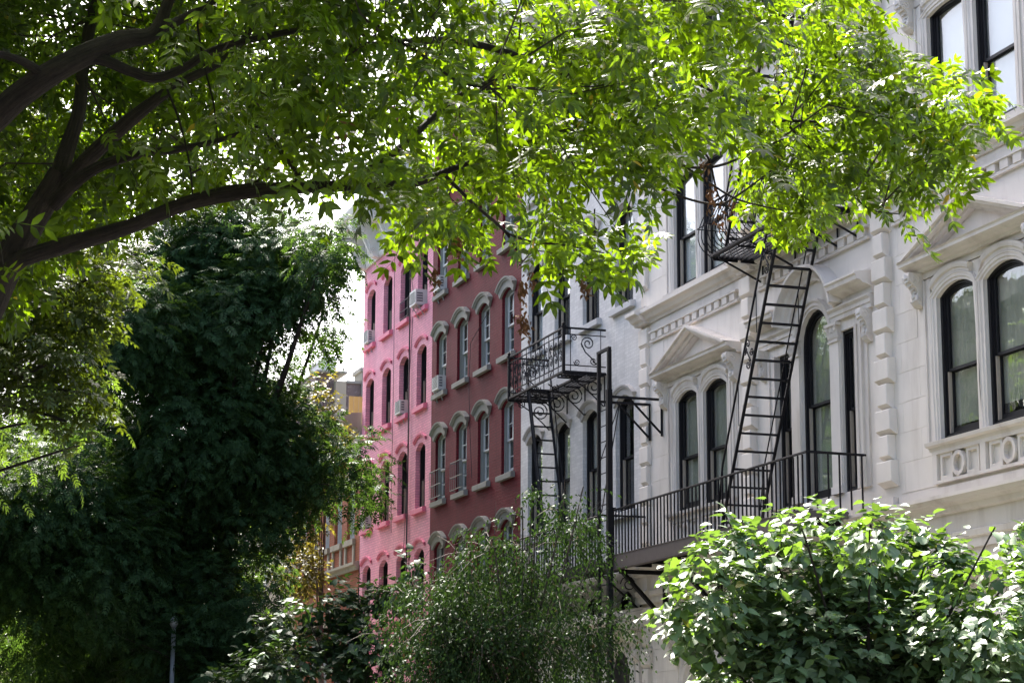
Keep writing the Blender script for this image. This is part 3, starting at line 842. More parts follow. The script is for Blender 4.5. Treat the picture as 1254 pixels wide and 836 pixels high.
def cv_white(fi, ci):
    return {(3, 3): ('blind', 1), (2, 0): ('blind', .55), (1, 1): ('drape', 1), (2, 1): ('blind', .3), (2, 3): ('blind', .9)}.get((fi, ci), ('curtain', 1) if (fi + ci) % 3 == 0 else (None, 1))
wb = rowhouse('white_brick_townhouse', 'white painted brick townhouse with black windows between the mansion and the maroon house', 37.2, 44.59, 18.0, 'white_brick',
              [38.12, 40.02, 41.80, 43.59], 1.0, [(2.6, 4.6, .16), (6.3, 8.47, .16), (10.46, 12.40, .18), (14.1, 16.0, .16)], 'black', 'white_paint', 'hood_paint', .09, cv_white, 'cap')
rd = rowhouse('maroon_brick_townhouse', 'dark maroon painted brick townhouse with grey stone window heads', 44.59, 52.0, 19.2, 'maroon_brick',
              [45.58, 47.43, 49.25, 51.12], .9, [(2.3, 4.1, .14), (5.15, 6.78, .14), (7.98, 9.60, .14), (10.80, 12.26, .14), (13.45, 15.0, .14), (16.0, 17.4, .14)][1:], 'grey', 'lintel', 'lintel', .07,
              lambda f, c: ('blind', .35 + .2 * ((f * 3 + c) % 3)) if (f + c * 2) % 3 else ('curtain', 1), 'thick', muntins=True)
pk = rowhouse('pink_brick_townhouse', 'bright pink painted brick townhouse with white bracketed cornice', 52.0, 59.42, 17.1, 'pink_brick',
              [53.0, 54.81, 56.66, 58.55], .95, [(2.2, 4.1, .17), (5.2, 6.77, .17), (7.98, 9.58, .17), (10.74, 12.25, .17), (13.42, 14.93, .17)], 'black', 'pink_trim', 'pink_trim', .13,
              lambda f, c: ('blind', .25) if (f + c) % 4 == 1 else (None, 1), 'thin')

# door surrounds on the white brick house
for c in (38.2, 41.9):
    mb = MB(); mb.poly(arch(1.15, .15, 3.1, .5, 0), .005, .02); link('door', mb.mesh('door', 'black_frame'), wb, (0, c, 0))
    mb = MB()
    mb.sweep(arch(1.15, .15, 3.1, .5, 0), [(0, 0), (0, .12), (.12, .16), (.2, .1), (.21, 0)])
    mb.box(-.98, -.80, .15, 3.6, 0, .09); mb.box(.80, .98, .15, 3.6, 0, .09)
    mb.prof([(0, 3.95), (.45, 3.95), (.50, 4.02), (.62, 4.08), (.66, 4.18), (.66, 4.26), (0, 4.38)], -1.15, 1.15)
    mb.box(-1.02, 1.02, 3.72, 3.95, 0, .12)
    po = link('door_surround', mb.mesh('door_surround', 'trim'), wb, (0, c, 0))
    for sg in (-1, 1): link('console', CONSOLE_L, po, (0, sg * .89, 3.95))

# ------------------------------------------------------------------ orange brick building and what stands behind it
ob = building('orange_brick_building', 'orange brick building with stone sills and beige cornice beyond the pink house', 59.45)
oc = [60.55, 62.15, 63.75, 65.35, 66.95]
ofl = [(3.0, 5.4, 0), (7.85, 9.7, 0)]
link('wall', wall_mesh('wall', 59.45, 68.0, 0, 10.35, [(c, .95, ofl) for c in oc], 'orange_brick', .2), ob)
mb = MB(); mb.box(59.45, 68.0, 10.351, 11.0, -.3, .05); link('frieze', mb.mesh('frieze', 'beige'), ob)
cornice(ob, 59.46, 68.0, 11.0, [(0, 0), (.10, 0), (.14, .10), (.34, .16), (.42, .28), (.52, .32), (.55, .44), (.55, .5), (0, .56)], 'roof_cornice', 'beige')
shell(ob, 59.45, 68.0, 11.2)
om = MB(); om.prof([(-.1, -.17), (.10, -.17), (.10, 0), (-.1, .02)], -.62, .62); OS = om.mesh('sill', 'beige')
ok = MB(); ok.box(-.09, .09, -.6, 0, 0, .05); OK_ = ok.mesh('sill_block', 'beige')
ol = MB(); ol.box(-.62, .62, 0, .22, 0, .05); OL = ol.mesh('lintel', 'beige')
for c in oc:
    for (a, sp, ri) in ofl:
        window(ob, c, a, .95, sp, 0, 'white', 'blind' if a > 5 else None, .5, .5, .1)
        link('sill', OS, ob, (0, c, a)); link('lintel', OL, ob, (0, c, sp + .002))
        for sg in (-1, 1): link('sill_block', OK_, ob, (0, c + sg * .5, a - .172))
cornice(ob, 59.46, 68.0, 6.9, [(0, 0), (.08, 0), (.1, .1), (.18, .14), (.18, .22), (0, .26)], 'band_course', 'beige')
bb = building('beige_stone_building', 'beige stone building beyond the orange brick one, half hidden by trees', 68.0)
bcs = [69.2, 71.2, 73.2, 75.2, 77.2, 79.2]
link('wall', wall_mesh('wall', 68.003, 80.5, 0, 10.8, [(c, 1.0, [(1.2, 3.2, 0), (4.2, 6.2, 0), (7.4, 9.2, 0)]) for c in bcs], 'beige', .2), bb)
shell(bb, 68.0, 80.5, 10.8)
for c in bcs:
    for a, sp in ((1.2, 3.2), (4.2, 6.2), (7.4, 9.2)): window(bb, c, a, 1.0, sp, 0, 'white', 'blind', .6, .5, .1)
cornice(bb, 68.02, 80.5, 10.6, CORNICE, 'roof_cornice', 'beige')

def at(px, py, Y=None, X=None, d=None):
    """the point of the place that lies on the sight line through (px, py) at street distance Y, at X, or at distance d"""
    v = _F * F_PX + _R * (px - 627) - _U * (py - 418)
    if Y is not None: t = Y / v.y
    elif X is not None: t = X / v.x
    else: t = d / v.length
    return Vector((v.x * t, v.y * t, EYE + v.z * t))

rear = thing('rear_building', 'grey brown brick rear wall rising above the beige cornice', 'building', (at(420, 468, Y=74).x, 74, 0))
p0, p1, ptop = at(404, 468, Y=74), at(452, 468, Y=74), at(420, 469, Y=74).z
x_a, x_b = p0.x - rear.location.x, p1.x + 3 - rear.location.x
def wbox(mb, x0, x1, y0, y1, z0, z1):
    mb.addw([(x, y, z) for x in (x0, x1) for y in (y0, y1) for z in (z0, z1)], [(0, 1, 3, 2), (4, 6, 7, 5), (0, 4, 5, 1), (2, 3, 7, 6), (0, 2, 6, 4), (1, 5, 7, 3)])
mb = MB(); wbox(mb, x_a + .6, x_b, 0, 9, 0, ptop); link('wall', mb.mesh('wall', 'grey_brick'), rear)
mb = MB(); wbox(mb, x_a + .2, x_a + .598, -.12, 9, 0, ptop + .05); link('stone_pilaster', mb.mesh('stone_pilaster', 'beige'), rear)
mb = MB(); wbox(mb, x_a - .5, x_a + .198, .2, 9, 0, ptop + .35); link('chimney_breast', mb.mesh('chimney_breast', 'grey_brick'), rear)
mb = MB(); wbox(mb, x_a - .54, x_a + .64, -.16, 9.1, ptop + .352, ptop + .42); wbox(mb, x_a + .62, x_b, -.08, 9.1, ptop + .002, ptop + .1); link('coping', mb.mesh('coping', 'lintel'), rear)
cx0 = at(442, 468, Y=74).x - rear.location.x
mb = MB(); wbox(mb, cx0, cx0 + 1.2, -.15, 1.0, ptop - 1.5, ptop + .45); wbox(mb, cx0 - .08, cx0 + 1.28, -.22, 1.08, ptop + .452, ptop + .6); link('chimney', mb.mesh('chimney', 'lintel'), rear)
tb = thing('roof_bulkhead', 'white rendered bulkhead box standing on the grey brick rear building', 'bulkhead', (at(404, 462, Y=76).x, 76, ptop + .5))
bw = at(412, 460, Y=76).x - at(397, 460, Y=76).x
mb = MB(); wbox(mb, -bw / 2, bw / 2, 0, 2.5, 0, at(404, 440, Y=76).z - ptop - .5); link('box', mb.mesh('box', 'white_tower'), tb)
zt = at(404, 440, Y=76).z - ptop - .5
mb = MB(); wbox(mb, -bw / 2 - .04, bw / 2 + .04, -.04, 2.54, zt + .002, zt + .08)
for k in range(3): wbox(mb, bw / 2 - .35 - .12 * k, bw / 2 - .28 - .12 * k, -.03, .0, zt * .3, zt * .3 + .35)
link('lid', mb.mesh('lid', 'galv'), tb)
# yellow planter screen on the roof
ys = thing('yellow_planter_screen', 'yellow board screen on the roof edge behind the beige cornice', 'screen', (at(430, 496, Y=61).x + .2, 61, 11.12))
yb = MB(); wbox(yb, -.07, .07, -.02, .02, 0, at(430, 485, Y=61).z - 11.12); YB = yb.mesh('board', 'yellow')
for k in range(4): link('board', YB, ys, (-.20 + k * .155, 0, 0))
yr = MB(); wbox(yr, -.3, .4, .022, .06, .12, .18); link('rail', yr.mesh('rail', 'yellow'), ys)

# row across the street, added out of view to block low sky; windows reflect it
for k, (y0, y1, H, mt_) in enumerate(((-14, 8, 13.5, 'grey_brick'), (8.1, 30, 14.5, 'beige'), (30.1, 52, 13.8, 'grey_brick'), (52.1, 75, 15.0, 'beige'), (75.1, 110, 14.2, 'grey_brick'))):
    ro = thing('row_building', ['low grey brick row building across the street behind the camera', 'beige stone row building across the street beside the ash tree', 'grey brick row building across the street reflected in the windows', 'taller beige stone row building farther along across the street', 'long grey brick row building farthest along across the street'][k], 'building', (-3.3, (y0 + y1) / 2, 0))
    c0 = (y0 + y1) / 2
    mb = MB(); wbox(mb, -10, 0, y0 - c0, y1 - c0, 0, H); link('wall', mb.mesh('wall', mt_), ro)
    mb = MB(); wbox(mb, -10, .6, y0 - c0, y1 - c0, H + .002, H + .5); link('roof_cornice', mb.mesh('roof_cornice', 'lintel'), ro)
    wn = MB(); wbox(wn, .004, .05, -.5, .5, 0, 1.8); WNM = wn.mesh('window', 'grey_frame'); pn = MB(); wbox(pn, .052, .06, -.42, .42, .08, 1.72); PNM = pn.mesh('pane', 'dark_room')
    for fl in range(4):
        for j in range(int((y1 - y0) / 2.1)):
            w_ = link('window', WNM, ro, (0, y0 - c0 + 1.2 + 2.1 * j, 1.4 + 3.1 * fl)); link('pane', PNM, w_)

# pale slab-topped tower far down the street
tw = at(112, 147, Y=165)
tower = thing('apartment_tower', 'pale slab topped tower far away behind the leaves at upper left', 'tower', (tw.x, 165, 0))
mb = MB(); wbox(mb, -3.2, 2.6, 0, 12, 0, tw.z - 1.2); link('wall', mb.mesh('wall', 'tower_wall'), tower)
mb = MB(); wbox(mb, -4.0, 3.0, -1.0, 13, tw.z - 1.2, tw.z + .3); link('roof_slab', mb.mesh('roof_slab', 'white_tower'), tower)
wm = MB(); wbox(wm, -.5, .5, -.05, .0, 0, 1.6); WM = wm.mesh('window', 'dark_room')
for k in range(12):
    for j in range(3): link('window', WM, tower, (-2.2 + j * 1.9, 0, 8 + 3.1 * k))

# ------------------------------------------------------------------ ironwork
def unit(mb, name, mat='iron', smooth=False): return mb.mesh(name, mat, smooth)
def at_f(par, name, me, s, h, p=0): return link(name, me, par, (-p - par['_px'], s - par['_s'], h - par['_h']))
def iron_thing(name, label, cat, s, h, p=0, group=None):
    o = thing(name, label, cat, (X0 - p, s, h), group)
    o['_px'] = -p; o['_s'] = s; o['_h'] = h
    return o
def part(par, name, mb, mat='iron', **k):
    """mesh authored in full facade coordinates, re-based on its thing"""
    me = mb.mesh(name, mat)
    me.transform(Matrix.Translation((-par['_px'], -par['_s'], -par['_h'])))
    return link(name, me, par, **k)

def stair(par, s0, h0, s1, h1, po, pi_, n, railh=.72, scrolls=()):
    for p in (po, pi_):
        mb = MB(); mb.bar((s0, h0, p), (s1, h1, p), .032); part(par, 'stringer', mb)
    tm = MB(); tm.box(-.05, .05, -.012, .012, -(po - pi_) / 2 + .02, (po - pi_) / 2 - .02); T = unit(tm, 'tread')
    for i in range(n):
        t = (i + .6) / n
        at_f(par, 'tread', T, s0 + (s1 - s0) * t, h0 + (h1 - h0) * t, (po + pi_) / 2)
    for p in (po + .04, pi_ - .02):
        mb = MB(); r = .019 if p > po else .012
        pts = [(s0 + .22 * (1 if s1 > s0 else -1), h0 + railh - .18, p), (s0 + (s1 - s0) * .06, h0 + (h1 - h0) * .06 + railh, p), (s0 + (s1 - s0) * .93, h0 + (h1 - h0) * .93 + railh, p), (s1, h1 + .35, p)]
        mb.tube(pts, r, 6)
        for t in (.06, .36, .66, .93): mb.bar((s0 + (s1 - s0) * t, h0 + (h1 - h0) * t, p), (s0 + (s1 - s0) * t, h0 + (h1 - h0) * t + railh, p), .009)
        part(par, 'handrail', mb)
    for t in scrolls:
        mb = MB(); cs, ch = s0 + (s1 - s0) * t, h0 + (h1 - h0) * t + railh * .5
        for (a, b, r, st, sg) in ((.0, .17, .09, -1.2, 1), (.0, -.17, .09, 1.6, 1), (-.14, .03, .07, 0, -1), (.12, .06, .06, 2.5, 1)):
            spiral(mb, (cs + a, ch + b), r, 1.4, st, po + .04, .012, 's', sg, 14)
        mb.tube([(cs - .1, ch - .12, po + .04), (cs, ch, po + .04), (cs + .09, ch + .14, po + .04)], .012, 4)
        part(par, 'scroll', mb)

def grating(par, s0, s1, p0, p1, h, n=None, pitch=.075):
    L = s1 - s0; mb = MB(); mb.box(-L / 2, L / 2, -.03, .0, -.011, .011); S = unit(mb, 'slat')
    n = int((p1 - p0) / pitch)
    for i in range(n + 1): at_f(par, 'slat', S, (s0 + s1) / 2, h, p0 + (p1 - p0) * i / n)
    mb = MB(); mb.box(-.012, .012, -.065, -.031, p0 - .01, p1 + .01); CR = mb.mesh('cross_bar', 'iron')
    k = max(2, int(L / .7))
    for i in range(k + 1): at_f(par, 'cross_bar', CR, s0 + L * i / k, h, 0)

# --- fire escape on the mansion, with bellied railing and long stair
fe = iron_thing('fire_escape', 'black iron fire escape with bellied railing and long stair on the mansion front', 'fire escape', 29.9, 9.9)
S0, S1, PH = 28.07, 31.66, 9.93
mb = MB()
for (a, b) in (((S0, PH, .95), (S1, PH, .95)), ((S0, PH, .05), (S1, PH, .05)), ((S0, PH, .05), (S0, PH, .95)), ((S1, PH, .05), (S1, PH, .95))): mb.bar(a, b, .034)
part(fe, 'platform_frame', mb)
grating(fe, S0, S1, .1, .38, PH); grating(fe, 29.6, S1, .46, .9, PH)
for s in (28.1, 28.78, 30.3, 31.55):
    mb = MB(); mb.bar((s, PH - .02, .03), (s, PH - .42, .03), .02); mb.bar((s, PH - .42, .03), (s, PH - .04, .85), .018); part(fe, 'bracket', mb)
def belly(mb, s, p, along='s'):
    pts = []
    for t in np.linspace(0, 1, 11):
        h = PH + .92 * t; b = .26 * math.sin(math.pi * min(1, t * 1.15) ** .8) * (1 if t < .87 else 0)
        b = .26 * max(0, math.sin(math.pi * t ** .75)) * (1 - .35 * t)
        pts.append((s, h, p + b) if along == 's' else (s + b, h, p))
    mb.tube(pts, .009, 4)
bl = MB(); belly(bl, 0, 0); bl.v = [(x, y, z - PH) for x, y, z in bl.v]; BL = unit(bl, 'baluster')
bl = MB(); belly(bl, 0, 0, 'p'); bl.v = [(x, y, z - PH) for x, y, z in bl.v]; BLE = unit(bl, 'baluster')
for i in range(26): at_f(fe, 'baluster', BL, S0 + .05 + i * .142, PH, .95)
for i in range(7): at_f(fe, 'baluster', BLE, S1, PH, .1 + i * .135)
for h, r in ((PH + .92, .02), (PH + .5, .01)):
    off = .0 if h > PH + .9 else .17
    mb = MB(); mb.tube([(S0, h, .03), (S0, h, .95 + off), (S1 + off, h, .95 + off), (S1 + off, h, .03)], r, 5); part(fe, 'top_rail' if off == 0 else 'middle_rail', mb)
stair(fe, 28.95, 9.96, 31.42, 5.25, .93, .24, 17, .72, (.20, .50))
# a short flight on up to the next landing
stair(fe, 31.2, 9.96, 29.3, 13.5, .88, .45, 13, .6)
mb = MB()
for p in (.05, .95): mb.bar((27.9, 13.5, p), (29.4, 13.5, p), .034)
mb.bar((27.9, 13.5, .05), (27.9, 13.5, .95), .03); mb.bar((29.4, 13.5, .05), (29.4, 13.5, .95), .03)
part(fe, 'platform_frame', mb)
grating(fe, 27.95, 29.35, .1, .9, 13.5)

# --- long balcony over the belt course
bal = iron_thing('balcony', 'long black iron balcony with plain upright bars across the mansion front', 'balcony', 32.1, 5.0)
A0, A1, PB = 28.05, 36.2, 1.05
mb = MB(); mb.box(A0, A1, 4.98, 5.22, PB - .05, PB); mb.box(A0, A1, 4.965, 4.979, PB - .13, PB + .01); mb.box(A0, A1, 5.221, 5.235, PB - .12, PB + .01); part(bal, 'beam', mb, 'iron_brown')
mb = MB(); mb.box(A0, A0 + .04, 5.10, 5.21, .35, PB - .051); part(bal, 'end_beam', mb, 'iron_brown')
mb = MB(); mb.box(-.03, .03, 0, .15, .34, PB - .052); JO = mb.mesh('joist', 'iron')
for i in range(12): at_f(bal, 'joist', JO, A0 + .3 + i * .69, 5.02, 0)
mb = MB(); mb.box(A0 + .02, A1, 5.172, 5.20, .33, PB - .052); part(bal, 'deck', mb)
for s in (28.6, 31.0, 33.4, 35.9):
    mb = MB(); mb.box(s - .04, s + .04, 4.0, 4.95, .04, .12); mb.bar((s, 4.05, .1), (s, 4.93, .95), .045); mb.box(s - .035, s + .035, 4.88, 4.955, .13, PB - .06); part(bal, 'bracket', mb)
mb = MB(); mb.box(-.011, .011, 0, .83, -.011, .011); BB = unit(mb, 'baluster')
nb = 53
for i in range(nb): at_f(bal, 'baluster', BB, A0 + .0 + i * (A1 - .05 - A0) / (nb - 1), 5.235, PB - .03)
for i in range(5): at_f(bal, 'baluster', BB, A0, 5.235, .1 + i * .19)
mb = MB(); mb.tube([(A1, 6.07, PB - .03), (A0, 6.09, PB - .03), (A0, 6.08, .02)], .022, 6); part(bal, 'hand_rail', mb)
mb = MB(); mb.box(A1 - .035, A1 + .035, 5.2, 6.10, PB - .065, PB + .005); mb.box(A1 - .06, A1 + .06, 6.101, 6.13, PB - .09, PB + .03); part(bal, 'newel_post', mb)

bal2 = iron_thing('balcony', 'lower iron balcony of the white brick house behind the tall ladder', 'balcony', 40, 5.0)
mb = MB(); mb.box(36.85, 43.9, 5.02, 5.2, .98, 1.02); part(bal2, 'beam', mb)
mb = MB(); mb.box(36.85, 43.9, 5.14, 5.17, .03, .979); part(bal2, 'deck', mb)
for i in range(46): at_f(bal2, 'baluster', BB, 36.9 + i * .155, 5.2, .98)
mb = MB(); mb.tube([(36.85, 6.06, .03), (36.85, 6.06, .98), (43.9, 6.06, .98), (43.9, 6.06, .03)], .02, 5); part(bal2, 'hand_rail', mb)
for s in (37.2, 40.4, 43.6):
    mb = MB(); mb.bar((s, 4.3, .05), (s, 5.0, .05), .025); mb.bar((s, 4.3, .05), (s, 5.0, .9), .022)
    spiral(mb, (.30, 4.80), .17, 1.5, 0, s, .012, 'p', 1, 14); part(bal2, 'bracket', mb)

# --- upright ladder with its two wall arms
lad = iron_thing('ladder', 'tall upright black iron ladder standing free before the white brick house', 'ladder', 36.38, 4.5, 1.1)
lad['_px'] = -1.1
def lpart(name, mb): part(lad, name, mb)
for s, r in ((36.10, .036), (36.66, .030)):
    mb = MB(); mb.box(s - r, s + r, .15, 9.12, 1.1 - r, 1.1 + r); lpart('post', mb)
mb = MB(); mb.box(36.045, 36.155, .15, 8.35, 1.058, 1.155); lpart('post_sleeve', mb)
mb = MB(); mb.box(36.062, 36.70, 9.121, 9.17, 1.07, 1.13); lpart('top_bar', mb)
mb = MB(); mb.tube([(36.13, 0, 0), (36.63, 0, 0)], .012, 6); mb.v = [(x, y - 36.38, z) for x, y, z in mb.v]; RG = unit(mb, 'rung')
for i in range(26): link('rung', RG, lad, (0, 0, .5 + i * .3 - 4.5))
for s in (36.12, 36.73):
    mb = MB(); mb.bar((s, 8.22, 1.06), (s, 8.22, .02), .028); mb.bar((s, 8.24, .03), (s, 7.52, .03), .028); mb.bar((s, 8.20, .68), (s, 7.58, .05), .022); lpart('wall_arm', mb)
mb = MB(); mb.bar((36.45, 8.2, .75), (36.8, 6.1, 1.0), .012); mb.bar((36.45, 8.2, .75), (36.7, 7.0, 1.08), .01); lpart('stay_rod', mb)

# --- scrolled fire escape balcony on the white brick house
f1 = iron_thing('fire_escape', 'ornate scrolled black iron balcony with steep stair on the white brick house', 'fire escape', 40.8, 9.2)
B0, B1, BH, BP = 39.07, 42.6, 9.22, .95
mb = MB()
for (a, b) in (((B0, BH, BP), (B1, BH, BP)), ((B0, BH, .04), (B1, BH, .04)), ((B0, BH, .04), (B0, BH, BP)), ((B1, BH, .04), (B1, BH, BP)), ((B0, BH, .45), (B1, BH, .45)), ((41.35, BH, .45), (41.35, BH, BP))): mb.bar(a, b, .030)
part(f1, 'platform_frame', mb)
grating(f1, B0, B1, .08, .42, BH); grating(f1, 41.35, B1, .48, .92, BH); grating(f1, B0, 39.5, .48, .92, BH)
for s, p in ((B0, BP), (B1, BP)):
    mb = MB(); mb.box(s - .028, s + .028, BH - .05, 10.14, p - .028, p + .028)
    mb.box(s - .045, s + .045, 10.141, 10.17, p - .045, p + .045)
    for a, b, r in ((10.171, 10.26, .02),): mb.tube([(s, a, p), (s, (a + b) / 2, p), (s, b, p)], [.018, .04, .006], 8)
    part(f1, 'post', mb)
for h, r in ((10.13, .024), (10.0, .012), (9.36, .014)):
    mb = MB(); mb.tube([(B1, h, .03), (B1, h, BP), (B0, h, BP), (B0, h, .03)], r, 4); part(f1, 'rail', mb)
sc = MB()
spiral(sc, (.0, .47), .085, 1.5, -1.5, 0, .010, 's', 1, 16); spiral(sc, (.0, .16), .085, 1.5, 1.6, 0, .010, 's', 1, 16)
spiral(sc, (.05, .30), .05, 1.2, 0, 0, .008, 's', -1, 10)
sc.tube([(-.085, .16, 0), (-.05, .28, 0), (.05, .36, 0), (.085, .47, 0)], .010, 4)
sc.bar((.135, 0, 0), (.135, .64, 0), .011); sc.bar((-.135, -.14, 0), (-.135, .78, 0), .009)
SCM = unit(sc, 'scroll_panel')
for i in range(12): at_f(f1, 'scroll_panel', SCM, B0 + .17 + i * .290, 9.36, BP)
for s in (B0, B1):
    mb = MB()
    spiral(mb, (.42, 9.83), .15, 1.7, -.6, s, .013, 'p', 1, 20); spiral(mb, (.30, 9.47), .09, 1.5, 2.6, s, .012, 'p', 1, 16)
    mb.tube([(s, 9.83, .57), (s, 9.65, .48), (s, 9.52, .33), (s, 9.40, .24)], .013, 4)
    spiral(mb, (.72, 9.93), .07, 1.5, 0, s, .011, 'p', 1, 12); spiral(mb, (.66, 9.43), .07, 1.5, 0, s, .011, 'p', -1, 12)
    for p in (.14, .80): mb.bar((s, BH, p), (s, 10.13, p), .010)
    part(f1, 'end_scrollwork', mb)
for s in (39.15, 40.3, 41.4, 42.5):
    mb = MB(); mb.bar((s, BH - .02, .03), (s, BH - .66, .03), .018)
    spiral(mb, (.27, BH - .27), .20, 1.9, 1.2, s, .014, 'p', 1, 22); spiral(mb, (.70, BH - .13), .09, 1.4, 2, s, .012, 'p', 1, 14)
    mb.tube([(s, BH - .66, .05), (s, BH - .50, .22), (s, BH - .25, .52), (s, BH - .05, .85)], .014, 4)
    part(f1, 'scroll_bracket', mb)
stair(f1, 41.45, 9.2, 40.15, 5.25, .9, .44, 13, .62)

# --- air conditioners on the sills
def ac_unit(label, s, h, p=.0, w=.54, H=.37, D=.17):
    a = thing('air_conditioner', label, 'air conditioner', (X0 - p, s, h), 'window air conditioners')
    mb = MB(); mb.box(-w / 2, w / 2, .01, H, -.16, D); a1 = mb.mesh('casing', 'ac'); link('casing', a1, a)
    g = MB()
    for i in range(9): g.box(-w / 2 + .05, w / 2 - .05, .06 + i * .036, .075 + i * .036, D, D + .008)
    link('louvre', g.mesh('louvre', 'ac_dark'), a)
    for sg in (-1, 1):
        g = MB(); e0, e1 = sorted((sg * (w / 2), sg * (w / 2 + .006)))
        for z in range(4): g.box(e0, e1, .08 + z * .07, .12 + z * .07, D * .3, D - .04)
        g.box(e0, e1 - .002, .07, .33, D * .28, D * .3)
        link('side_vent', g.mesh('side_vent', 'ac_dark'), a)
    g = MB(); g.bar((-w / 2 + .05, -.01, D * .7), (-w / 2 + .05, -.28, .02), .014); g.bar((w / 2 - .05, -.01, D * .7), (w / 2 - .05, -.28, .02), .014); g.box(-w / 2, w / 2, -.012, .009, -.1, D * .75)
    link('support', g.mesh('support', 'galv'), a)
ac_unit('pale air conditioner in the top far left window of the pink house', 58.55, 13.46)
ac_unit('large pale air conditioner in the top window of the pink house beside the maroon house', 53.0, 13.46, 0, .58, .42, .28)
ac_unit('white air conditioner in the middle storey window of the pink house', 54.81, 10.78)
ac_unit('pale air conditioner in the lower far left window of the pink house above the tree', 58.55, 8.02)
ac_unit('white air conditioner in the upper window of the maroon house beside the pink house', 51.12, 13.49)
ac_unit('pale air conditioner in the middle window of the maroon house beside the pink house', 51.12, 10.84)

# --- window guards
def guard(par, s, h, mat, w=1.0, H=.75, n=6, D=.14):
    mb = MB()
    for z in (.06, H * .5, H): mb.tube([(-w / 2, z, 0), (-w / 2, z, D), (w / 2, z, D), (w / 2, z, 0)], .012, 4)
    for i in range(n + 1): mb.bar((-w / 2 + w * i / n, .06, D), (-w / 2 + w * i / n, H, D), .008)
    link('window_guard', mb.mesh('window_guard', mat), par, (0, s, h))
guard(rd, 51.12, 8.0, 'lintel'); guard(rd, 49.25, 8.0, 'lintel')
guard(pk, 54.81, 13.45, 'iron', .9, .55, 7, .02)

# --- cables hanging on the fronts
def cable(label, pts, r=.014):
    mb = MB(); mb.tube([(s, h, p) for s, h, p in pts], r, 5)
    s0 = pts[-1]
    me = mb.mesh('cable', 'cable'); me.transform(Matrix.Translation((s0[2], -s0[0], -s0[1])))
    thing('cable', label, 'cable', (X0 - s0[2], s0[0], s0[1]), None, me)
cable('dark cable bundle running straight down the pink front between its windows', [(54.05, 16.0, .06), (54.08, 13, .05), (54.02, 10, .06), (54.08, 7.5, .05), (54.05, 4.5, .05)], .022)
cable('thin dark cable swinging loosely beside the bundle on the pink front', [(54.12, 15.6, .07), (53.8, 14.6, .12), (53.55, 13.9, .1), (53.7, 13.0, .08), (53.95, 11.5, .08), (53.85, 10.2, .1), (54.1, 8.4, .07), (54.3, 7.0, .07)], .008)
cable('thin cable hanging between the pink windows near the far edge', [(55.75, 15.5, .06), (55.7, 12.0, .05), (55.75, 9.0, .05), (55.7, 7.6, .05)], .008)
cable('thin dark wire drooping down the maroon front between windows', [(47.0, 12.1, .04), (48.4, 11.6, .05), (48.5, 10.4, .05), (48.35, 9.4, .06), (48.2, 8.2, .05)], .008)

# ------------------------------------------------------------------ trees
def leaf_cloud(name, mat, P, D, N, S, tv, tf):
    """many small leaves as one mesh: P positions, D tip directions, N normals, S sizes, tv/tf the leaf's own shape"""
    D = D / np.linalg.norm(D, axis=1, keepdims=True)
    B = np.cross(N, D); B /= np.linalg.norm(B, axis=1, keepdims=True) + 1e-9
    Z = np.cross(D, B)
    tv = np.array(tv, float); n, k = len(P), len(tv)
    V = (P[:, None, :] + S[:, None, None] * (tv[None, :, 0, None] * D[:, None, :] + tv[None, :, 1, None] * B[:, None, :] + tv[None, :, 2, None] * Z[:, None, :])).reshape(-1, 3)
    loops = np.concatenate([np.array(f) for f in tf]); sizes = np.array([len(f) for f in tf])
    L = (loops[None, :] + (np.arange(n) * k)[:, None]).ravel()
    T = np.tile(sizes, n); st = np.concatenate([[0], np.cumsum(T)[:-1]])
    me = bpy.data.meshes.new(name)
    me.vertices.add(len(V)); me.vertices.foreach_set('co', V.ravel().astype(np.float32))
    me.loops.add(len(L)); me.loops.foreach_set('vertex_index', L.astype(np.int32))
    me.polygons.add(len(T)); me.polygons.foreach_set('loop_start', st.astype(np.int32)); me.polygons.foreach_set('loop_total', T.astype(np.int32))
    me.update(calc_edges=True)
    me.materials.append(M[mat])
    return me

def leaflet(x, y, ang, L, W, droop=.12, fold=.25):
    c, s = math.cos(ang), math.sin(ang)
    def q(a, b, z): return (x + a * c - b * s, y + a * s + b * c, z)
    v = [q(0, 0, 0), q(L * .32, W * .5, fold * W * .5), q(L * .68, W * .40, fold * W * .4 - droop * L * .4), q(L, 0, -droop * L),
         q(L * .32, -W * .5, fold * W * .5), q(L * .68, -W * .40, fold * W * .4 - droop * L * .4), q(L * .36, 0, 0), q(L * .7, 0, -droop * L * .45)]
    f = [(0, 6, 1), (6, 7, 2, 1), (7, 3, 2), (0, 4, 6), (6, 4, 5, 7), (7, 5, 3)]
    return v, f
def compound(pairs=3, L=.40, W=.15, simple=False):
    V, Fc = [], []
    for i in range(pairs):
        x = .22 + .56 * i / max(1, pairs - 1) if pairs > 1 else .5
        for sg in (-1, 1):
            v, f = leaflet(x, 0, sg * R(62 - 10 * i), L * (.9 + .1 * i), W)
            if simple: v, f = [v[0], v[1], v[3], v[4]], [(0, 1, 2), (0, 2, 3)]
            o = len(V); V += [(a, b, z - .12 * a * a) for a, b, z in v]; Fc += [tuple(j + o for j in t) for t in f]
    v, f = leaflet(.82, 0, 0, L, W)
    if simple: v, f = [v[0], v[1], v[3], v[4]], [(0, 1, 2), (0, 2, 3)]
    o = len(V); V += [(a, b, z - .12 * a * a) for a, b, z in v]; Fc += [tuple(j + o for j in t) for t in f]
    if not simple:
        o = len(V); V += [(0, -.008, 0), (0, .008, 0), (.85, .005, -.09), (.85, -.005, -.09)]; Fc.append((o, o + 1, o + 2, o + 3))
    return V, Fc
ASH = compound(3)
FROND = compound(4, .34, .13, True)
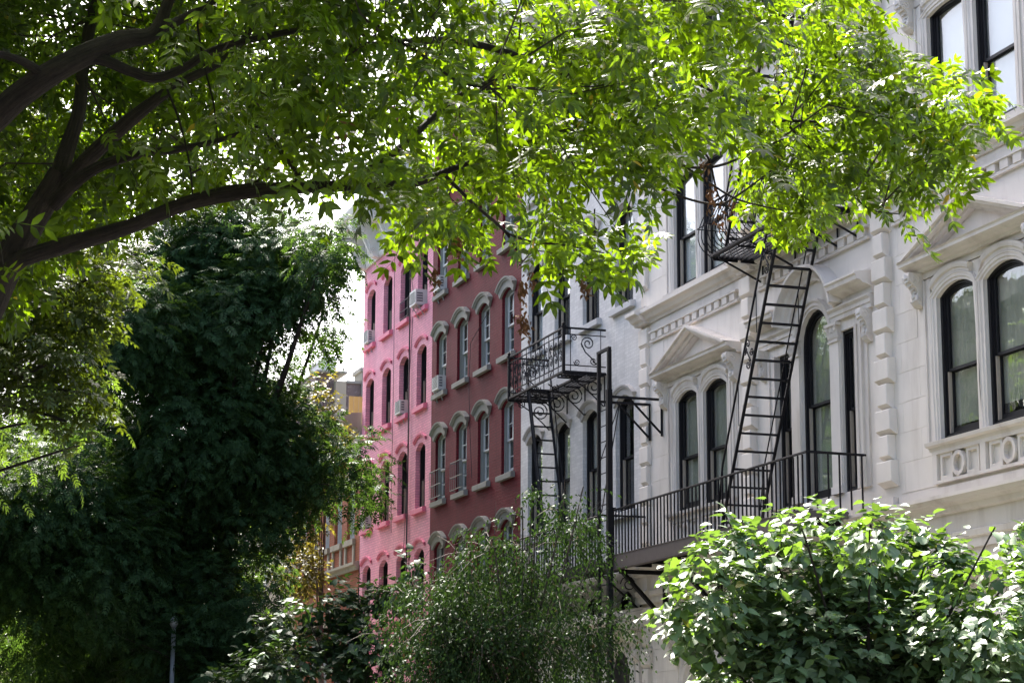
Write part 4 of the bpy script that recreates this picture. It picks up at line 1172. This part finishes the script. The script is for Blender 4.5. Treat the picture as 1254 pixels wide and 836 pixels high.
HEART = ([(0, 0, 0), (-.14, .22, .02), (.0, .44, .07), (.32, .46, .05), (.68, .24, -.06), (1.02, 0, -.22), (.32, 0, -.02), (.68, 0, -.10),
          (-.14, -.22, .02), (.0, -.44, .07), (.32, -.46, .05), (.68, -.24, -.06)],
         [(0, 1, 2), (0, 2, 3, 6), (6, 3, 4, 7), (7, 4, 5), (0, 9, 8), (0, 6, 10, 9), (6, 7, 11, 10), (7, 5, 11)])
SMALL = ([(0, 0, 0), (.35, .24, .05), (1, 0, -.1), (.35, -.24, .05), (.4, 0, 0)], [(0, 4, 1), (4, 2, 1), (0, 3, 4), (4, 3, 2)])

def unitv(n):
    v = RNG.normal(size=(n, 3)); return v / np.linalg.norm(v, axis=1, keepdims=True)
def clump(P, sc, seed=0):
    """smooth 3-d field in 0..1 used to thin a crown into clumps and gaps"""
    r = np.random.default_rng(seed); f = np.zeros(len(P))
    for i in range(5):
        k = r.normal(size=3); k /= np.linalg.norm(k); f += np.sin(P @ k * sc * (1 + .5 * i) + r.uniform(0, 6.28))
    return .5 + f / 5
def sprays(P0, D0, L, k, droop=.3, side=.8, nup=1.0, jitter=.5):
    """k leaves along each twig"""
    n = len(P0); t = (np.arange(k) + .5) / k
    P = P0[:, None, :] + D0[:, None, :] * (L[:, None, None] * t[None, :, None])
    P[:, :, 2] -= droop * L[:, None] * t[None, :] ** 2 * .5
    sd = np.cross(D0, np.array([0, 0, 1.0])); sd /= np.linalg.norm(sd, axis=1, keepdims=True) + 1e-6
    sg = np.where(np.arange(k) % 2 == 0, 1.0, -1.0)
    D = D0[:, None, :] * .7 + sd[:, None, :] * (sg[None, :, None] * side) + RNG.normal(size=(n, k, 3)) * jitter * .6
    D[:, :, 2] -= droop
    N = np.array([0, 0, nup])[None, None, :] + RNG.normal(size=(n, k, 3)) * jitter
    return P.reshape(-1, 3), D.reshape(-1, 3), N.reshape(-1, 3)

def limb_mesh(name, pts, rad, mat, sides=9, wob=.12, steps=5):
    """a limb along a smooth path with an uneven, tapering outline, UV-mapped along its length"""
    P = [Vector(p) for p in pts]; Q = []; Rr = []
    for i in range(len(P) - 1):
        a, b, c, d = P[max(i - 1, 0)], P[i], P[i + 1], P[min(i + 2, len(P) - 1)]
        for j in range(steps):
            t = j / steps
            Q.append(.5 * ((2 * b) + (c - a) * t + (2 * a - 5 * b + 4 * c - d) * t * t + (3 * b - a - 3 * c + d) * t ** 3)); Rr.append(rad[i] * (1 - t) + rad[i + 1] * t)
    Q.append(P[-1]); Rr.append(rad[-1])
    V, Fs, UV = [], [], []; n = len(Q); ln = 0
    ph = random.uniform(0, 6)
    for i in range(n):
        t = (Q[min(i + 1, n - 1)] - Q[max(i - 1, 0)]).normalized()
        a = t.cross(Vector((.2, .9, .3))).normalized(); b = t.cross(a)
        if i: ln += (Q[i] - Q[i - 1]).length
        for k in range(sides):
            an = 2 * math.pi * k / sides
            w = 1 + wob * (math.sin(3 * an + ph + ln * 2) * .5 + math.sin(5 * an + ln * 5) * .35 + math.sin(ln * 7 + ph) * .4)
            V.append(Q[i] + (a * math.cos(an) + b * math.sin(an)) * Rr[i] * w); UV.append((k / sides, ln))
    for i in range(n - 1):
        for k in range(sides):
            k2 = (k + 1) % sides; Fs.append((i * sides + k, i * sides + k2, (i + 1) * sides + k2, (i + 1) * sides + k))
    Fs.append(tuple(range(sides))); Fs.append(tuple((n - 1) * sides + k for k in range(sides - 1, -1, -1)))
    me = bpy.data.meshes.new(name); me.from_pydata(V, [], Fs)
    uv = me.uv_layers.new(name='uv')
    for pl in me.polygons:
        for li in pl.loop_indices:
            vi = me.loops[li].vertex_index; u, v_ = UV[vi]
            if len(pl.vertices) == 4 and u == 0 and max(UV[x][0] for x in pl.vertices) > .5: u = 1.0
            uv.data[li].uv = (u * 1.0, v_)
    me.polygons.foreach_set('use_smooth', [True] * len(me.polygons))
    me.materials.append(M[mat]); me.update()
    return me

def twig_mesh(name, segs, mat):
    """many thin 3-sided twigs from (start, bend, end, radius)"""
    mb = MB()
    for a, b, c, r in segs: mb.tube([tuple(a), tuple(b), tuple(c)], [r, r * .75, r * .35], 3, world=True)
    me = bpy.data.meshes.new(name); me.from_pydata(mb.v, [], mb.f); me.materials.append(M[mat]); return me

def tree(name, label, base, trunk_top, r0, balls, leafm, shape, size, n_twigs, leaves, tw_len, mat='bark_dark', cat='tree', group=None, droop=.3, shell_bias=.45, gap=.35, gapscale=1.2,
         normal_up=1.0, jitter=.5, seed=0, single=0, flat=1.0, twigs_vis=300):
    """trunk, one limb to each crown clump, twigs and leaves; balls = [(x, y, z, radius), ...] in world metres"""
    base = Vector(base); t = thing(name, label, cat, base, group)
    top = Vector(trunk_top)
    tm = limb_mesh('trunk', [(0, 0, -.05), (top - base) * .35 + Vector((.08, -.05, 0)), (top - base) * .7, top - base], [r0 * 1.35, r0, r0 * .8, r0 * .5], mat, 10)
    link('trunk', tm, t)
    bs = np.array(balls, float); vol = bs[:, 3] ** 2.2; pr = vol / vol.sum()
    for (x, y, z, r) in balls[:14]:
        c = Vector((x, y, z)) - base; st = (top - base) * random.uniform(.55, .95); mid = st.lerp(c, .5) + Vector((0, 0, -.08 * (c - st).length))
        q = min(.5, .22 + r * .06) * r0
        link('limb', limb_mesh('limb', [st, mid, c, c + Vector((random.uniform(-.3, .3), random.uniform(-.3, .3), -.05)) * r], [q, q * .7, q * .4, q * .12], mat, 6, .1, 4), t)
    idx = RNG.choice(len(bs), n_twigs, p=pr); u = unitv(n_twigs); u[:, 2] *= flat
    rr = RNG.uniform(0, 1, n_twigs) ** shell_bias
    P0 = bs[idx, :3] + u * (rr * bs[idx, 3])[:, None]
    keep = clump(P0, gapscale, seed) > gap * RNG.uniform(.4, 1.2, n_twigs)
    P0, u, idx = P0[keep], u[keep], idx[keep]
    D0 = u + RNG.normal(size=u.shape) * .45; D0[:, 2] -= droop * .6
    D0 /= np.linalg.norm(D0, axis=1, keepdims=True)
    L = RNG.uniform(.7, 1.3, len(P0)) * tw_len
    P, D, N = sprays(P0 - np.array(base)[None], D0, L, leaves, droop, .8, normal_up, jitter)
    N = N + np.repeat(u, leaves, axis=0) * .55
    S = size * RNG.uniform(.7, 1.2, len(P))
    if single:
        dist = np.linalg.norm(P + np.array(base), axis=1); wp = P + np.array(base)
        fx, fy = np.array(_R), np.array(_U); q = wp - np.array([0, 0, EYE]); zz = q @ np.array(_F)
        px = 627 + F_PX * (q @ fx) / zz; py = 418 - F_PX * (q @ fy) / zz
        inv = (px > 0) & (px < 1254) & (py > 0) & (py < 836)
        order = np.argsort(np.where(inv, dist, 1e9))[:single]
        me = bpy.data.meshes.new('leaf'); me.from_pydata([Vector(v) for v in shape[0]], [], shape[1]); me.materials.append(M[leafm])
        for i in order:
            d = Vector(D[i]).normalized(); b_ = Vector(N[i]).cross(d).normalized(); z_ = d.cross(b_)
            o = link('leaf', me, t); mm = (Matrix((d, b_, z_)).transposed() * float(S[i])).to_4x4(); mm.translation = Vector(P[i]); o.matrix_local = mm
        k2 = np.ones(len(P), bool); k2[order] = False; P, D, N, S = P[k2], D[k2], N[k2], S[k2]
    link('crown', leaf_cloud('crown', leafm, P, D, N, S, *shape), t, kind='stuff')
    segs = []
    for i in RNG.choice(len(P0), min(twigs_vis, len(P0)), replace=False):
        c = Vector(bs[idx[i], :3]); e = Vector(P0[i]) + Vector(D0[i]) * float(L[i]); a = c.lerp(e, .25); mid = a.lerp(e, .5) + Vector((0, 0, .06))
        segs.append((a - base, mid - base, e - base, r0 * .06))
    if segs: link('twigs', twig_mesh('twigs', segs, mat), t, kind='stuff')
    return t
def px_balls(lst, d, spread, seed=1):
    r = random.Random(seed); out = []
    for (x, y, rp) in lst:
        dd = d + r.uniform(-spread, spread); c = at(x, y, d=dd); out.append((c.x, c.y, c.z, rp * dd / F_PX))
    return out

# --- the great ash tree over the left pavement, its crown reaching across the view
BASE1 = Vector((-.35, 11.9, .12))
ash = thing('ash_tree', 'huge near ash tree whose dark limbs and bright leaves arch across the top', 'tree', BASE1)
def P1(lst): return [at(x, y, d=d) - BASE1 for x, y, d in lst]
def pr(lst, d=12.0): return [.74 * r * d / F_PX for r in lst]
limbs = [
    ('trunk', [(-.05, 0, -.1), (-.02, -.02, 1.2), (.08, -.05, 2.2)] + [tuple(v) for v in P1([(-60, 440, 12), (0, 335, 12), (38, 272, 12), (75, 212, 12)])], [.30, .24, .21] + pr([34, 27, 23, 19])),
    ('limb', P1([(66, 235, 12), (84, 180, 12.1), (98, 130, 12.2), (104, 60, 12.5), (130, -40, 13), (170, -150, 13.4)]), pr([15, 13, 11, 10, 9, 5])),
    ('limb', P1([(72, 232, 12), (112, 190, 11.9), (160, 146, 11.8), (215, 105, 11.8), (290, 60, 12), (340, -30, 12.2)]), pr([15, 13, 11, 8, 6, 3])),
    ('limb', P1([(66, 250, 11.9), (108, 212, 11.7), (165, 190, 11.6), (212, 184, 11.5), (268, 172, 11.5), (330, 150, 11.3)]), pr([12, 9, 8, 6, 4, 2])),
    ('limb', P1([(-20, 345, 12), (25, 318, 11.9), (90, 297, 11.7), (160, 276, 11.5), (225, 250, 11.4), (290, 236, 11.3), (350, 231, 11.2), (420, 228, 11.1), (500, 226, 11.0), (552, 208, 11), (640, 175, 11)]), pr([17, 14, 13, 12, 11.5, 12, 10.5, 9, 7, 5, 3])),
    ('limb', [tuple(v) for v in P1([(-75, 470, 12), (-80, 330, 11.4), (-50, 200, 11), (0, 138, 10.8), (50, 98, 10.7), (100, 70, 10.7), (150, 50, 10.8), (190, 40, 10.9), (212, -10, 11), (260, -90, 11)])], pr([18, 18, 19, 20, 19, 16, 14, 11, 8, 5])),
    ('limb', P1([(95, 74, 10.7), (125, 74, 10.7), (160, 88, 10.7), (190, 96, 10.7), (225, 84, 10.7), (262, 62, 10.7), (320, 46, 10.8), (400, 34, 10.9), (470, 50, 11)]), pr([9, 8, 7, 7.5, 6.5, 6, 5, 3.5, 2])),
    ('limb', P1([(60, 96, 10.7), (20, 72, 10.6), (-40, 60, 10.5)]), pr([8, 6, 4])),
    ('limb', P1([(190, 40, 10.9), (230, 20, 11.1), (300, -20, 11.3)]), pr([8, 6, 4])),
    ('limb', P1([(358, 231, 11.2), (365, 214, 11.2), (345, 185, 11.2), (325, 160, 11.2)]), pr([5, 5, 5, 3])),
    ('limb', P1([(300, 236, 11.3), (315, 222, 11.3), (330, 205, 11.3)]), pr([3, 2.5, 1.5])),
    ('limb', P1([(420, 228, 11.1), (480, 190, 11.2), (560, 120, 11.6), (660, 60, 12), (760, 30, 12.3), (880, 30, 12.5), (980, 60, 12.6)]), pr([7, 6, 5.5, 5, 4, 3, 1.5])),
    ('limb', P1([(430, 60, 11), (500, 52, 11.2), (560, 50, 11.4), (640, 70, 11.5), (740, 110, 11.7), (860, 152, 12), (960, 148, 12.2), (1040, 152, 12.4)]), pr([7, 6.5, 5.5, 5, 4, 3.4, 2.8, 1.5])),
    ('branch', P1([(700, 150, 11.8), (752, 182, 11.9), (800, 190, 11.9), (840, 204, 11.9), (880, 203, 11.9), (925, 185, 12), (960, 170, 12)]), pr([3.2, 3, 2.8, 2.6, 2.5, 2, 1.2])),
    ('branch', P1([(770, 188, 11.9), (800, 225, 11.9), (840, 243, 11.9), (880, 250, 11.9), (905, 238, 11.9), (950, 205, 12)]), pr([2.4, 2.2, 2.1, 2, 1.8, 1])),
    ('branch', P1([(840, 205, 11.9), (870, 225, 11.8), (905, 245, 11.8), (960, 258, 11.8)]), pr([2, 1.9, 1.7, 1])),
    ('branch', P1([(810, 160, 12), (850, 180, 12), (868, 195, 12), (880, 240, 12), (900, 262, 11.9)]), pr([2.2, 2, 1.8, 1.5, .9])),
    ('branch', P1([(960, 148, 12.2), (1000, 190, 12.2), (1040, 232, 12.2), (1064, 256, 12.2), (1100, 262, 12.3)]), pr([2.2, 2, 1.8, 1.4, 1])),
    ('branch', P1([(620, 285, 11.4), (650, 296, 11.3), (690, 300, 11.3), (740, 310, 11.3)]), pr([2.2, 2, 1.6, .9])),
    ('branch', P1([(540, 210, 11), (580, 250, 11.1), (620, 285, 11.4), (640, 320, 11.4)]), pr([3.2, 2.8, 2.2, 1.2])),
    ('branch', P1([(760, 60, 12.3), (830, 90, 12.4), (900, 120, 12.6), (1000, 112, 12.8), (1100, 118, 13), (1180, 100, 13.2)]), pr([3.5, 3, 2.6, 2.3, 2, 1])),
    ('branch', P1([(240, 20, 11), (250, 80, 11), (262, 130, 11), (268, 190, 11)]), pr([1.8, 1.6, 1.4, .9])),
    ('branch', P1([(205, 110, 10.9), (220, 150, 10.8), (232, 200, 10.7), (236, 240, 10.7)]), pr([1.8, 1.6, 1.4, .9])),
    ('branch', P1([(470, 40, 10.4), (520, 70, 10.3), (560, 100, 10.3), (600, 108, 10.3)]), pr([2.6, 2.2, 2, 1])),
    ('branch', P1([(1160, 190, 13), (1130, 150, 13), (1080, 110, 13), (1010, 60, 13)]), pr([1, 1.4, 1.7, 2])),
]
for nm, pts, rd_ in limbs: link(nm, limb_mesh(nm, pts, rd_, 'bark', 12 if nm != 'branch' else 6, .13 if nm != 'branch' else .08), ash)
bx = [-200, 0, 60, 140, 200, 260, 300, 400, 440, 462, 490, 520, 560, 600, 640, 655, 690, 720, 760, 778, 786, 800, 850, 885, 905, 930, 955, 985, 1010, 1045, 1062, 1080, 1100, 1130, 1160, 1172, 1180, 1196, 1212, 1230]
by = [460, 400, 330, 300, 262, 250, 262, 270, 262, 268, 318, 330, 322, 330, 318, 350, 352, 345, 348, 330, 225, 205, 190, 200, 285, 305, 312, 290, 262, 250, 292, 300, 285, 262, 262, 210, 185, 150, 125, -400]
ty = lambda x: np.interp(x, [-300, 700, 985, 1005, 1050, 1110, 1150, 1180, 1200], [-520, -480, -330, -120, 40, 66, 90, 104, 125])
nC = 20000
px = RNG.uniform(-260, 1225, nC); py = RNG.uniform(-480, 470, nC); dd = 9.6 + 5.2 * RNG.beta(1.6, 2.2, nC)
dd = np.where(px > 900, 11.2 + 3.2 * RNG.beta(2, 2, nC), dd)
front = RNG.uniform(size=nC) < np.interp(px, [230, 400], [.025, 1.0])
dd = np.where((px < 480) & ~front, 12.4 + 5.0 * RNG.uniform(size=nC), dd)
edge = np.interp(px, bx, by) - 34 - 14 * np.exp(-((px - 560) / 90) ** 2) - RNG.gamma(1.2, 7, nC)
ok_ = (py < edge) & (py > ty(px))
# open windows through the crown where walls and sky show
for (cx, cy, rx, ry, k) in ((600, 262, 36, 40, .7), (545, 300, 26, 26, .4), (455, 300, 30, 60, .7), (765, 225, 26, 40, .9), (712, 222, 38, 30, .95), (770, 268, 60, 60, .0), (335, 200, 26, 20, .6), (612, 232, 36, 22, .6), (560, 232, 26, 14, .4), (820, 225, 46, 30, .92), (868, 208, 26, 30, .85), (1120, 235, 14, 30, .3), (395, 180, 30, 60, .35), (260, 200, 40, 16, .25), (120, 137, 34, 10, .9), (640, 215, 22, 26, .55), (60, 225, 22, 18, .5), (190, 130, 30, 20, .3)):
    q = ((px - cx) / rx) ** 2 + ((py - cy) / ry) ** 2 < 1
    ok_ &= ~(q & (RNG.uniform(size=nC) < k))
lobe = (px > 655) & (px < 785) & (py > 235)          # the hanging lobe over the white brick house
ok_ &= ~(lobe & (py < 250) & (RNG.uniform(size=nC) < .5)) 
ok_ &= ~((py < -20) & (px > 420) & (RNG.uniform(size=nC) < .62))
px, py, dd = px[ok_], py[ok_], dd[ok_]
def at_np(px, py, dd):
    v = np.array(_F)[None] * F_PX + np.array(_R)[None] * (px - 627)[:, None] - np.array(_U)[None] * (py - 418)[:, None]
    v *= (dd / np.linalg.norm(v, axis=1))[:, None]; v[:, 2] += EYE; return v
W1 = at_np(px, py, dd)
# low hanging sprays at the left edge of the view
n2 = 2100; x2 = RNG.uniform(-200, 150, n2); y2 = RNG.uniform(290, 650, n2)
rb = np.interp(y2, [290, 340, 400, 430, 480, 520, 570, 610, 650], [190, 165, 100, 120, 135, 125, 110, 60, 10])
k_ = (x2 < rb - RNG.gamma(1.2, 6, n2)); W2_ = at_np(x2[k_], y2[k_], RNG.uniform(13.5, 17.5, k_.sum()))
nu = 6200; e_ = unitv(nu) * (RNG.uniform(0, 1, nu) ** .4)[:, None]
e2_ = unitv(5200) * (RNG.uniform(0, 1, 5200) ** .4)[:, None]
W1 = np.vstack([W1, np.array([-.2, 7.2, 8.0])[None] + e2_ * np.array([5.2, 4.6, 2.0])])  # unseen crown mass added overhead to keep sky light off the limbs
W1 = np.vstack([W1, np.array([-1.3, 16.6, 9.5])[None] + e_ * np.array([3.5, 4.2, 1.9])[None]])  # unseen crown mass added above the view to shade the left leaves
fld = .55 * clump(W1, 2.6, 5) + .45 * clump(W1, 6.0, 9)
vv_ = W1 - np.array([0, 0, EYE]); pl_ = 627 + F_PX * (vv_ @ np.array(_R)) / (vv_ @ np.array(_F))
keep = fld > RNG.uniform(.43, .58, len(W1)) - np.interp(pl_, [250, 540], [.18, 0]); W1 = W1[keep]
outw = W1 - np.array([0.3, 12.2, 5.2]); outw /= np.linalg.norm(outw, axis=1, keepdims=True)
D0 = outw * .8 + RNG.normal(size=W1.shape) * .5; D0[:, 2] -= .35; D0 /= np.linalg.norm(D0, axis=1, keepdims=True)
Lt = RNG.uniform(.12, .30, len(W1))
P, D, N = sprays(W1 - np.array(BASE1), D0, Lt, 3, .45, .7, .8, .55)
S = RNG.uniform(.115, .225, len(P))
wp = P + np.array(BASE1); q = wp - np.array([0, 0, EYE]); zz = q @ np.array(_F)
pxx = 627 + F_PX * (q @ np.array(_R)) / zz; pyy = 418 - F_PX * (q @ np.array(_U)) / zz
inv = (pxx > 10) & (pxx < 1244) & (pyy > 10)
order = np.argsort(np.where(inv, zz, 1e9))[:300]
lme = bpy.data.meshes.new('leaf'); lme.from_pydata(ASH[0], [], ASH[1]); lme.materials.append(M['leaf_ash'])
for i in order:
    d = Vector(D[i]).normalized(); b_ = Vector(N[i]).cross(d).normalized(); z_ = d.cross(b_)
    o = link('leaf', lme, ash); mm = (Matrix((d, b_, z_)).transposed() * float(S[i])).to_4x4(); mm.translation = Vector(P[i]); o.matrix_local = mm
k2 = np.ones(len(P), bool); k2[order] = False
link('crown', leaf_cloud('crown', 'leaf_ash', P[k2], D[k2], N[k2], S[k2], *ASH), ash, kind='stuff')
print('ash leaves', len(P))
# twigs: each joins a spray to the nearest point of a limb
lp = np.array([tuple(Vector(a_).lerp(Vector(b_), t_ / 6)) for nm, pts, r_ in limbs if nm != 'trunk' for a_, b_ in zip(pts[:-1], pts[1:]) for t_ in range(6)])
segs = []
for i in RNG.choice(len(W1), min(1500, len(W1)), replace=False):
    e = W1[i] - np.array(BASE1); j = np.argmin(np.linalg.norm(lp - e, axis=1)); a = lp[j]
    dv = e - a; Ld = np.linalg.norm(dv)
    a = a + RNG.normal(size=3) * .02
    if Ld > 1.0: a = e - dv / Ld * .35 + RNG.normal(size=3) * .12
    mid = (a + e) / 2 + RNG.normal(size=3) * .06 + np.array([0, 0, .05])
    segs.append((Vector(a), Vector(mid), Vector(e + D0[i] * Lt[i] * .6), .007))
link('twigs', twig_mesh('twigs', segs, 'bark'), ash, kind='stuff')
# dead brown seed bunches
sv = []
for (x, y, d, rpx, n) in ((640, 355, 11.2, 7, 60), (641, 398, 11.2, 8, 90), (716, 350, 11.3, 6, 50), (532, 340, 11, 7, 40), (652, 345, 11.2, 5, 30), (872, 240, 11.8, 9, 34), (884, 272, 11.8, 9, 30), (862, 205, 11.8, 8, 24), (900, 255, 11.8, 8, 20), (608, 440, 11, 4, 0), (560, 300, 11, 8, 60), (420, 150, 10.8, 12, 60), (480, 120, 10.8, 10, 40)):
    if not n: continue
    c = at(x, y, d=d) - BASE1; s_ = rpx * d / F_PX
    sv.append(np.array(c)[None] + RNG.normal(size=(n, 3)) * np.array([s_ * .5, s_ * .5, s_ * 1.1])[None])
sv = np.vstack(sv); DD = RNG.normal(size=sv.shape) * .5; DD[:, 2] -= 1
link('seed_cluster', leaf_cloud('seed_cluster', 'seed', sv, DD, RNG.normal(size=sv.shape), RNG.uniform(.025, .045, len(sv)), *SMALL), ash, kind='stuff')

# --- broad-leaved tree at lower right, sunlit from above
balls = px_balls([(872, 735, 66), (842, 692, 24), (858, 772, 34), (950, 700, 66), (1040, 690, 60), (1065, 652, 26), (985, 655, 28), (1130, 700, 50), (1190, 700, 45), (1213, 655, 22), (1245, 700, 50), (905, 665, 28), (935, 805, 84), (1010, 790, 100), (1120, 790, 95), (1220, 780, 95), (1320, 760, 110), (1120, 650, 18), (1010, 640, 22), (950, 648, 18), (1075, 640, 16), (1213, 628, 10), (1150, 672, 20), (806, 706, 9), (814, 742, 9), (870, 682, 20), (1290, 680, 50), (960, 880, 110), (1100, 890, 120), (1250, 890, 120)], 22.8, 1.0, 3)
tree('linden_tree', 'broad heart-leaved street tree at lower right with sunlit upper leaves', (10.9, 20.6, .12), (10.9, 20.6, 2.3), .10, balls, 'leaf_big', HEART, .120, 7000, 4, .28, 'bark_dark',
     droop=.25, shell_bias=.5, gap=.34, gapscale=3.0, normal_up=1.4, jitter=.42, seed=2, single=300, flat=.8, twigs_vis=600)
# --- small-leaved weeping tree before the white brick house
balls = px_balls([(640, 628, 22), (690, 622, 18), (652, 604, 9), (712, 606, 8), (605, 668, 36), (655, 662, 40), (700, 660, 30), (565, 705, 34), (620, 720, 48), (680, 720, 42), (722, 690, 18), (535, 755, 38), (590, 785, 55), (665, 785, 50), (728, 770, 26), (770, 750, 10), (500, 728, 20), (620, 860, 80), (700, 860, 50), (520, 840, 56), (575, 690, 18), (745, 730, 14), (480, 770, 16)], 33.5, 1.0, 4)
tree('weeping_tree', 'small-leaved weeping street tree in front of the white brick house', (10.9, 32.3, .12), (10.9, 32.3, 3.4), .11, balls, 'leaf_small', SMALL, .080, 9000, 10, .62, 'bark_pale',
     droop=1.2, shell_bias=.6, gap=.58, gapscale=2.2, normal_up=.6, jitter=.8, seed=3, twigs_vis=700)
# --- young broad-leaved tree left of it
balls = px_balls([(400, 735, 26), (345, 762, 18), (318, 770, 12), (440, 745, 34), (478, 722, 26), (400, 790, 44), (340, 815, 40), (455, 800, 48), (300, 822, 18), (420, 850, 60), (440, 700, 12), (372, 742, 14), (300, 850, 40), (500, 690, 14)], 42.0, .8, 5)
tree('young_tree', 'young heart-leaved street tree before the foot of the pink house', (10.3, 41.2, .12), (10.3, 41.2, 2.8), .08, balls, 'leaf_heart_shaded', HEART, .15, 1500, 4, .35, 'bark_dark',
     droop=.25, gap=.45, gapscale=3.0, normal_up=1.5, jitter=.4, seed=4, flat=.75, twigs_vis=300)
# --- dark feathery tree filling the left of the view
balls = px_balls([(215, 330, 66), (290, 298, 62), (350, 315, 54), (385, 348, 34), (400, 300, 30), (250, 280, 50), (330, 375, 52), (392, 395, 26), (290, 390, 60), (225, 380, 70), (160, 400, 70), (235, 430, 70), (300, 470, 60), (250, 520, 90), (340, 545, 70), (372, 585, 36), (425, 556, 20), (455, 572, 16), (448, 605, 18), (420, 600, 20), (395, 625, 14), (448, 532, 8), (0, 520, 70), (20, 660, 80), (-60, 600, 80), (150, 560, 90), (250, 640, 90), (320, 625, 44), (60, 600, 80), (110, 680, 95), (215, 740, 90), (280, 740, 58), (150, 790, 90), (40, 760, 70), (255, 830, 90), (320, 700, 20)], 52.0, 2.5, 6)
tree('locust_tree', 'large dark feathery tree with drooping boughs left of the pink house', (9.9, 52.5, .12), (9.6, 52.3, 8.5), .30, balls, 'leaf_dark', FROND, .36, 20000, 4, .55, 'bark_dark',
     droop=.45, shell_bias=.55, gap=.24, gapscale=1.3, normal_up=1.0, jitter=.5, seed=6)
tree('turning_tree', 'slim tree with yellowing leaves before the grey brick rear wall', (13.2, 56.5, .12), (13.2, 56.5, 6.5), .09,
     px_balls([(396, 480, 16), (392, 510, 24), (400, 545, 26), (385, 580, 30), (378, 640, 28), (370, 700, 26), (404, 462, 8)], 58.0, .4, 8), 'leaf_yellow', SMALL, .17, 1400, 5, .4, 'bark_pale',
     droop=.2, gap=.45, gapscale=3, seed=8)
# --- kerbside trees down the left side and further along the right
kerb = [(-1.3, 23.5, 4.6, 13.0, 'nearest left side street tree, leaves merging with the big ash at the left edge'),
        (-1.4, 30, 5.2, 14.5, 'second of the left side street trees, behind the low hanging ash leaves'),
        (-1.4, 43, 5.6, 15.5, 'third of the left side street trees, lit leaves at the bottom left'),
        (-1.4, 57, 5.8, 16.5, 'fourth of the left side street trees, mostly hidden by nearer leaves'),
        (-1.5, 73, 6.2, 17.5, 'fifth of the left side street trees, far off and mostly hidden'),
        (-1.5, 92, 6.4, 18.0, 'last of the left side street trees, farthest down the street'),
        (10.0, 68, 4.8, 11.0, 'right side street tree standing just behind the dark feathery tree'),
        (10.1, 86, 5.0, 12.0, 'right side street tree before the far end of the beige building'),
        (10.0, 106, 5.2, 12.0, 'farthest street tree on the right side of the road')]
for i, (x, y, r, h, lab) in enumerate(kerb):
    rr = random.Random(40 + i); bl_ = px_balls([(40, 370, 70), (90, 350, 40), (50, 450, 60), (20, 520, 44), (66, 510, 34), (-60, 480, 80), (110, 400, 16), (98, 480, 18), (150, 320, 36), (80, 550, 12)], 20.5, .8, 9) if i == 0 else []
    for k in range(16 if i else 8):
        a = rr.uniform(0, 6.28); q = rr.uniform(.15, .75) * r
        bl_.append((x + q * math.cos(a), y + q * math.sin(a), max(r * .46 + 3.6 + (1.6 if i < 2 else 0), h * .62 + rr.uniform(-.42, .42) * h * .75), rr.uniform(.28, .46) * r))
    tree('street_tree', lab, (x, y, .12), (x + .1, y, h * .6), .22 if i else .13, bl_, 'leaf_olive' if i == 0 else 'leaf_mid', ASH if i == 0 else FROND if i % 2 else SMALL, .20 if i == 0 else .28 if i % 2 else .20, 12500 if i == 0 else 5200, 4 if i % 2 or i == 0 else 8, .28 if i == 0 else .7, 'bark_dark',
         group='street trees along the kerbs', droop=.4, gap=.42 if i else .26, gapscale=1.2, seed=50 + i, twigs_vis=150)

# ------------------------------------------------------------------ post at the lower left
pp = at(213, 762, d=50)
post = thing('street_post', 'slim pale grey metal post with small cap under the dark tree', 'post', (pp.x, pp.y, -.01))
mb = MB(); mb.tube([(0, 0, 0), (0, 0, .25), (0, 0, .26), (0, 0, pp.z - .1)], [.14, .13, .062, .05], 12, world=True); link('shaft', mb.mesh('shaft', 'galv', True), post)
mb = MB(); mb.tube([(0, 0, pp.z - .1), (0, 0, pp.z - .02), (0, 0, pp.z + .08), (0, 0, pp.z + .16)], [.05, .10, .09, .02], 12, world=True); link('cap', mb.mesh('cap', 'galv', True), post)

# ------------------------------------------------------------------ put each building's origin at its own foot
for o in list(bpy.data.objects):
    if o.type == 'EMPTY' and o.parent is None and o.location.y == 0 and o.location.x == X0:
        ys_ = [c.location.y for c in o.children if abs(c.location.y) > 1]
        mid = sum(ys_) / len(ys_)
        o.location.y = mid
        for c in o.children: c.location.y -= mid
    for k in ('_px', '_s', '_h'):
        if k in o.keys(): del o[k]
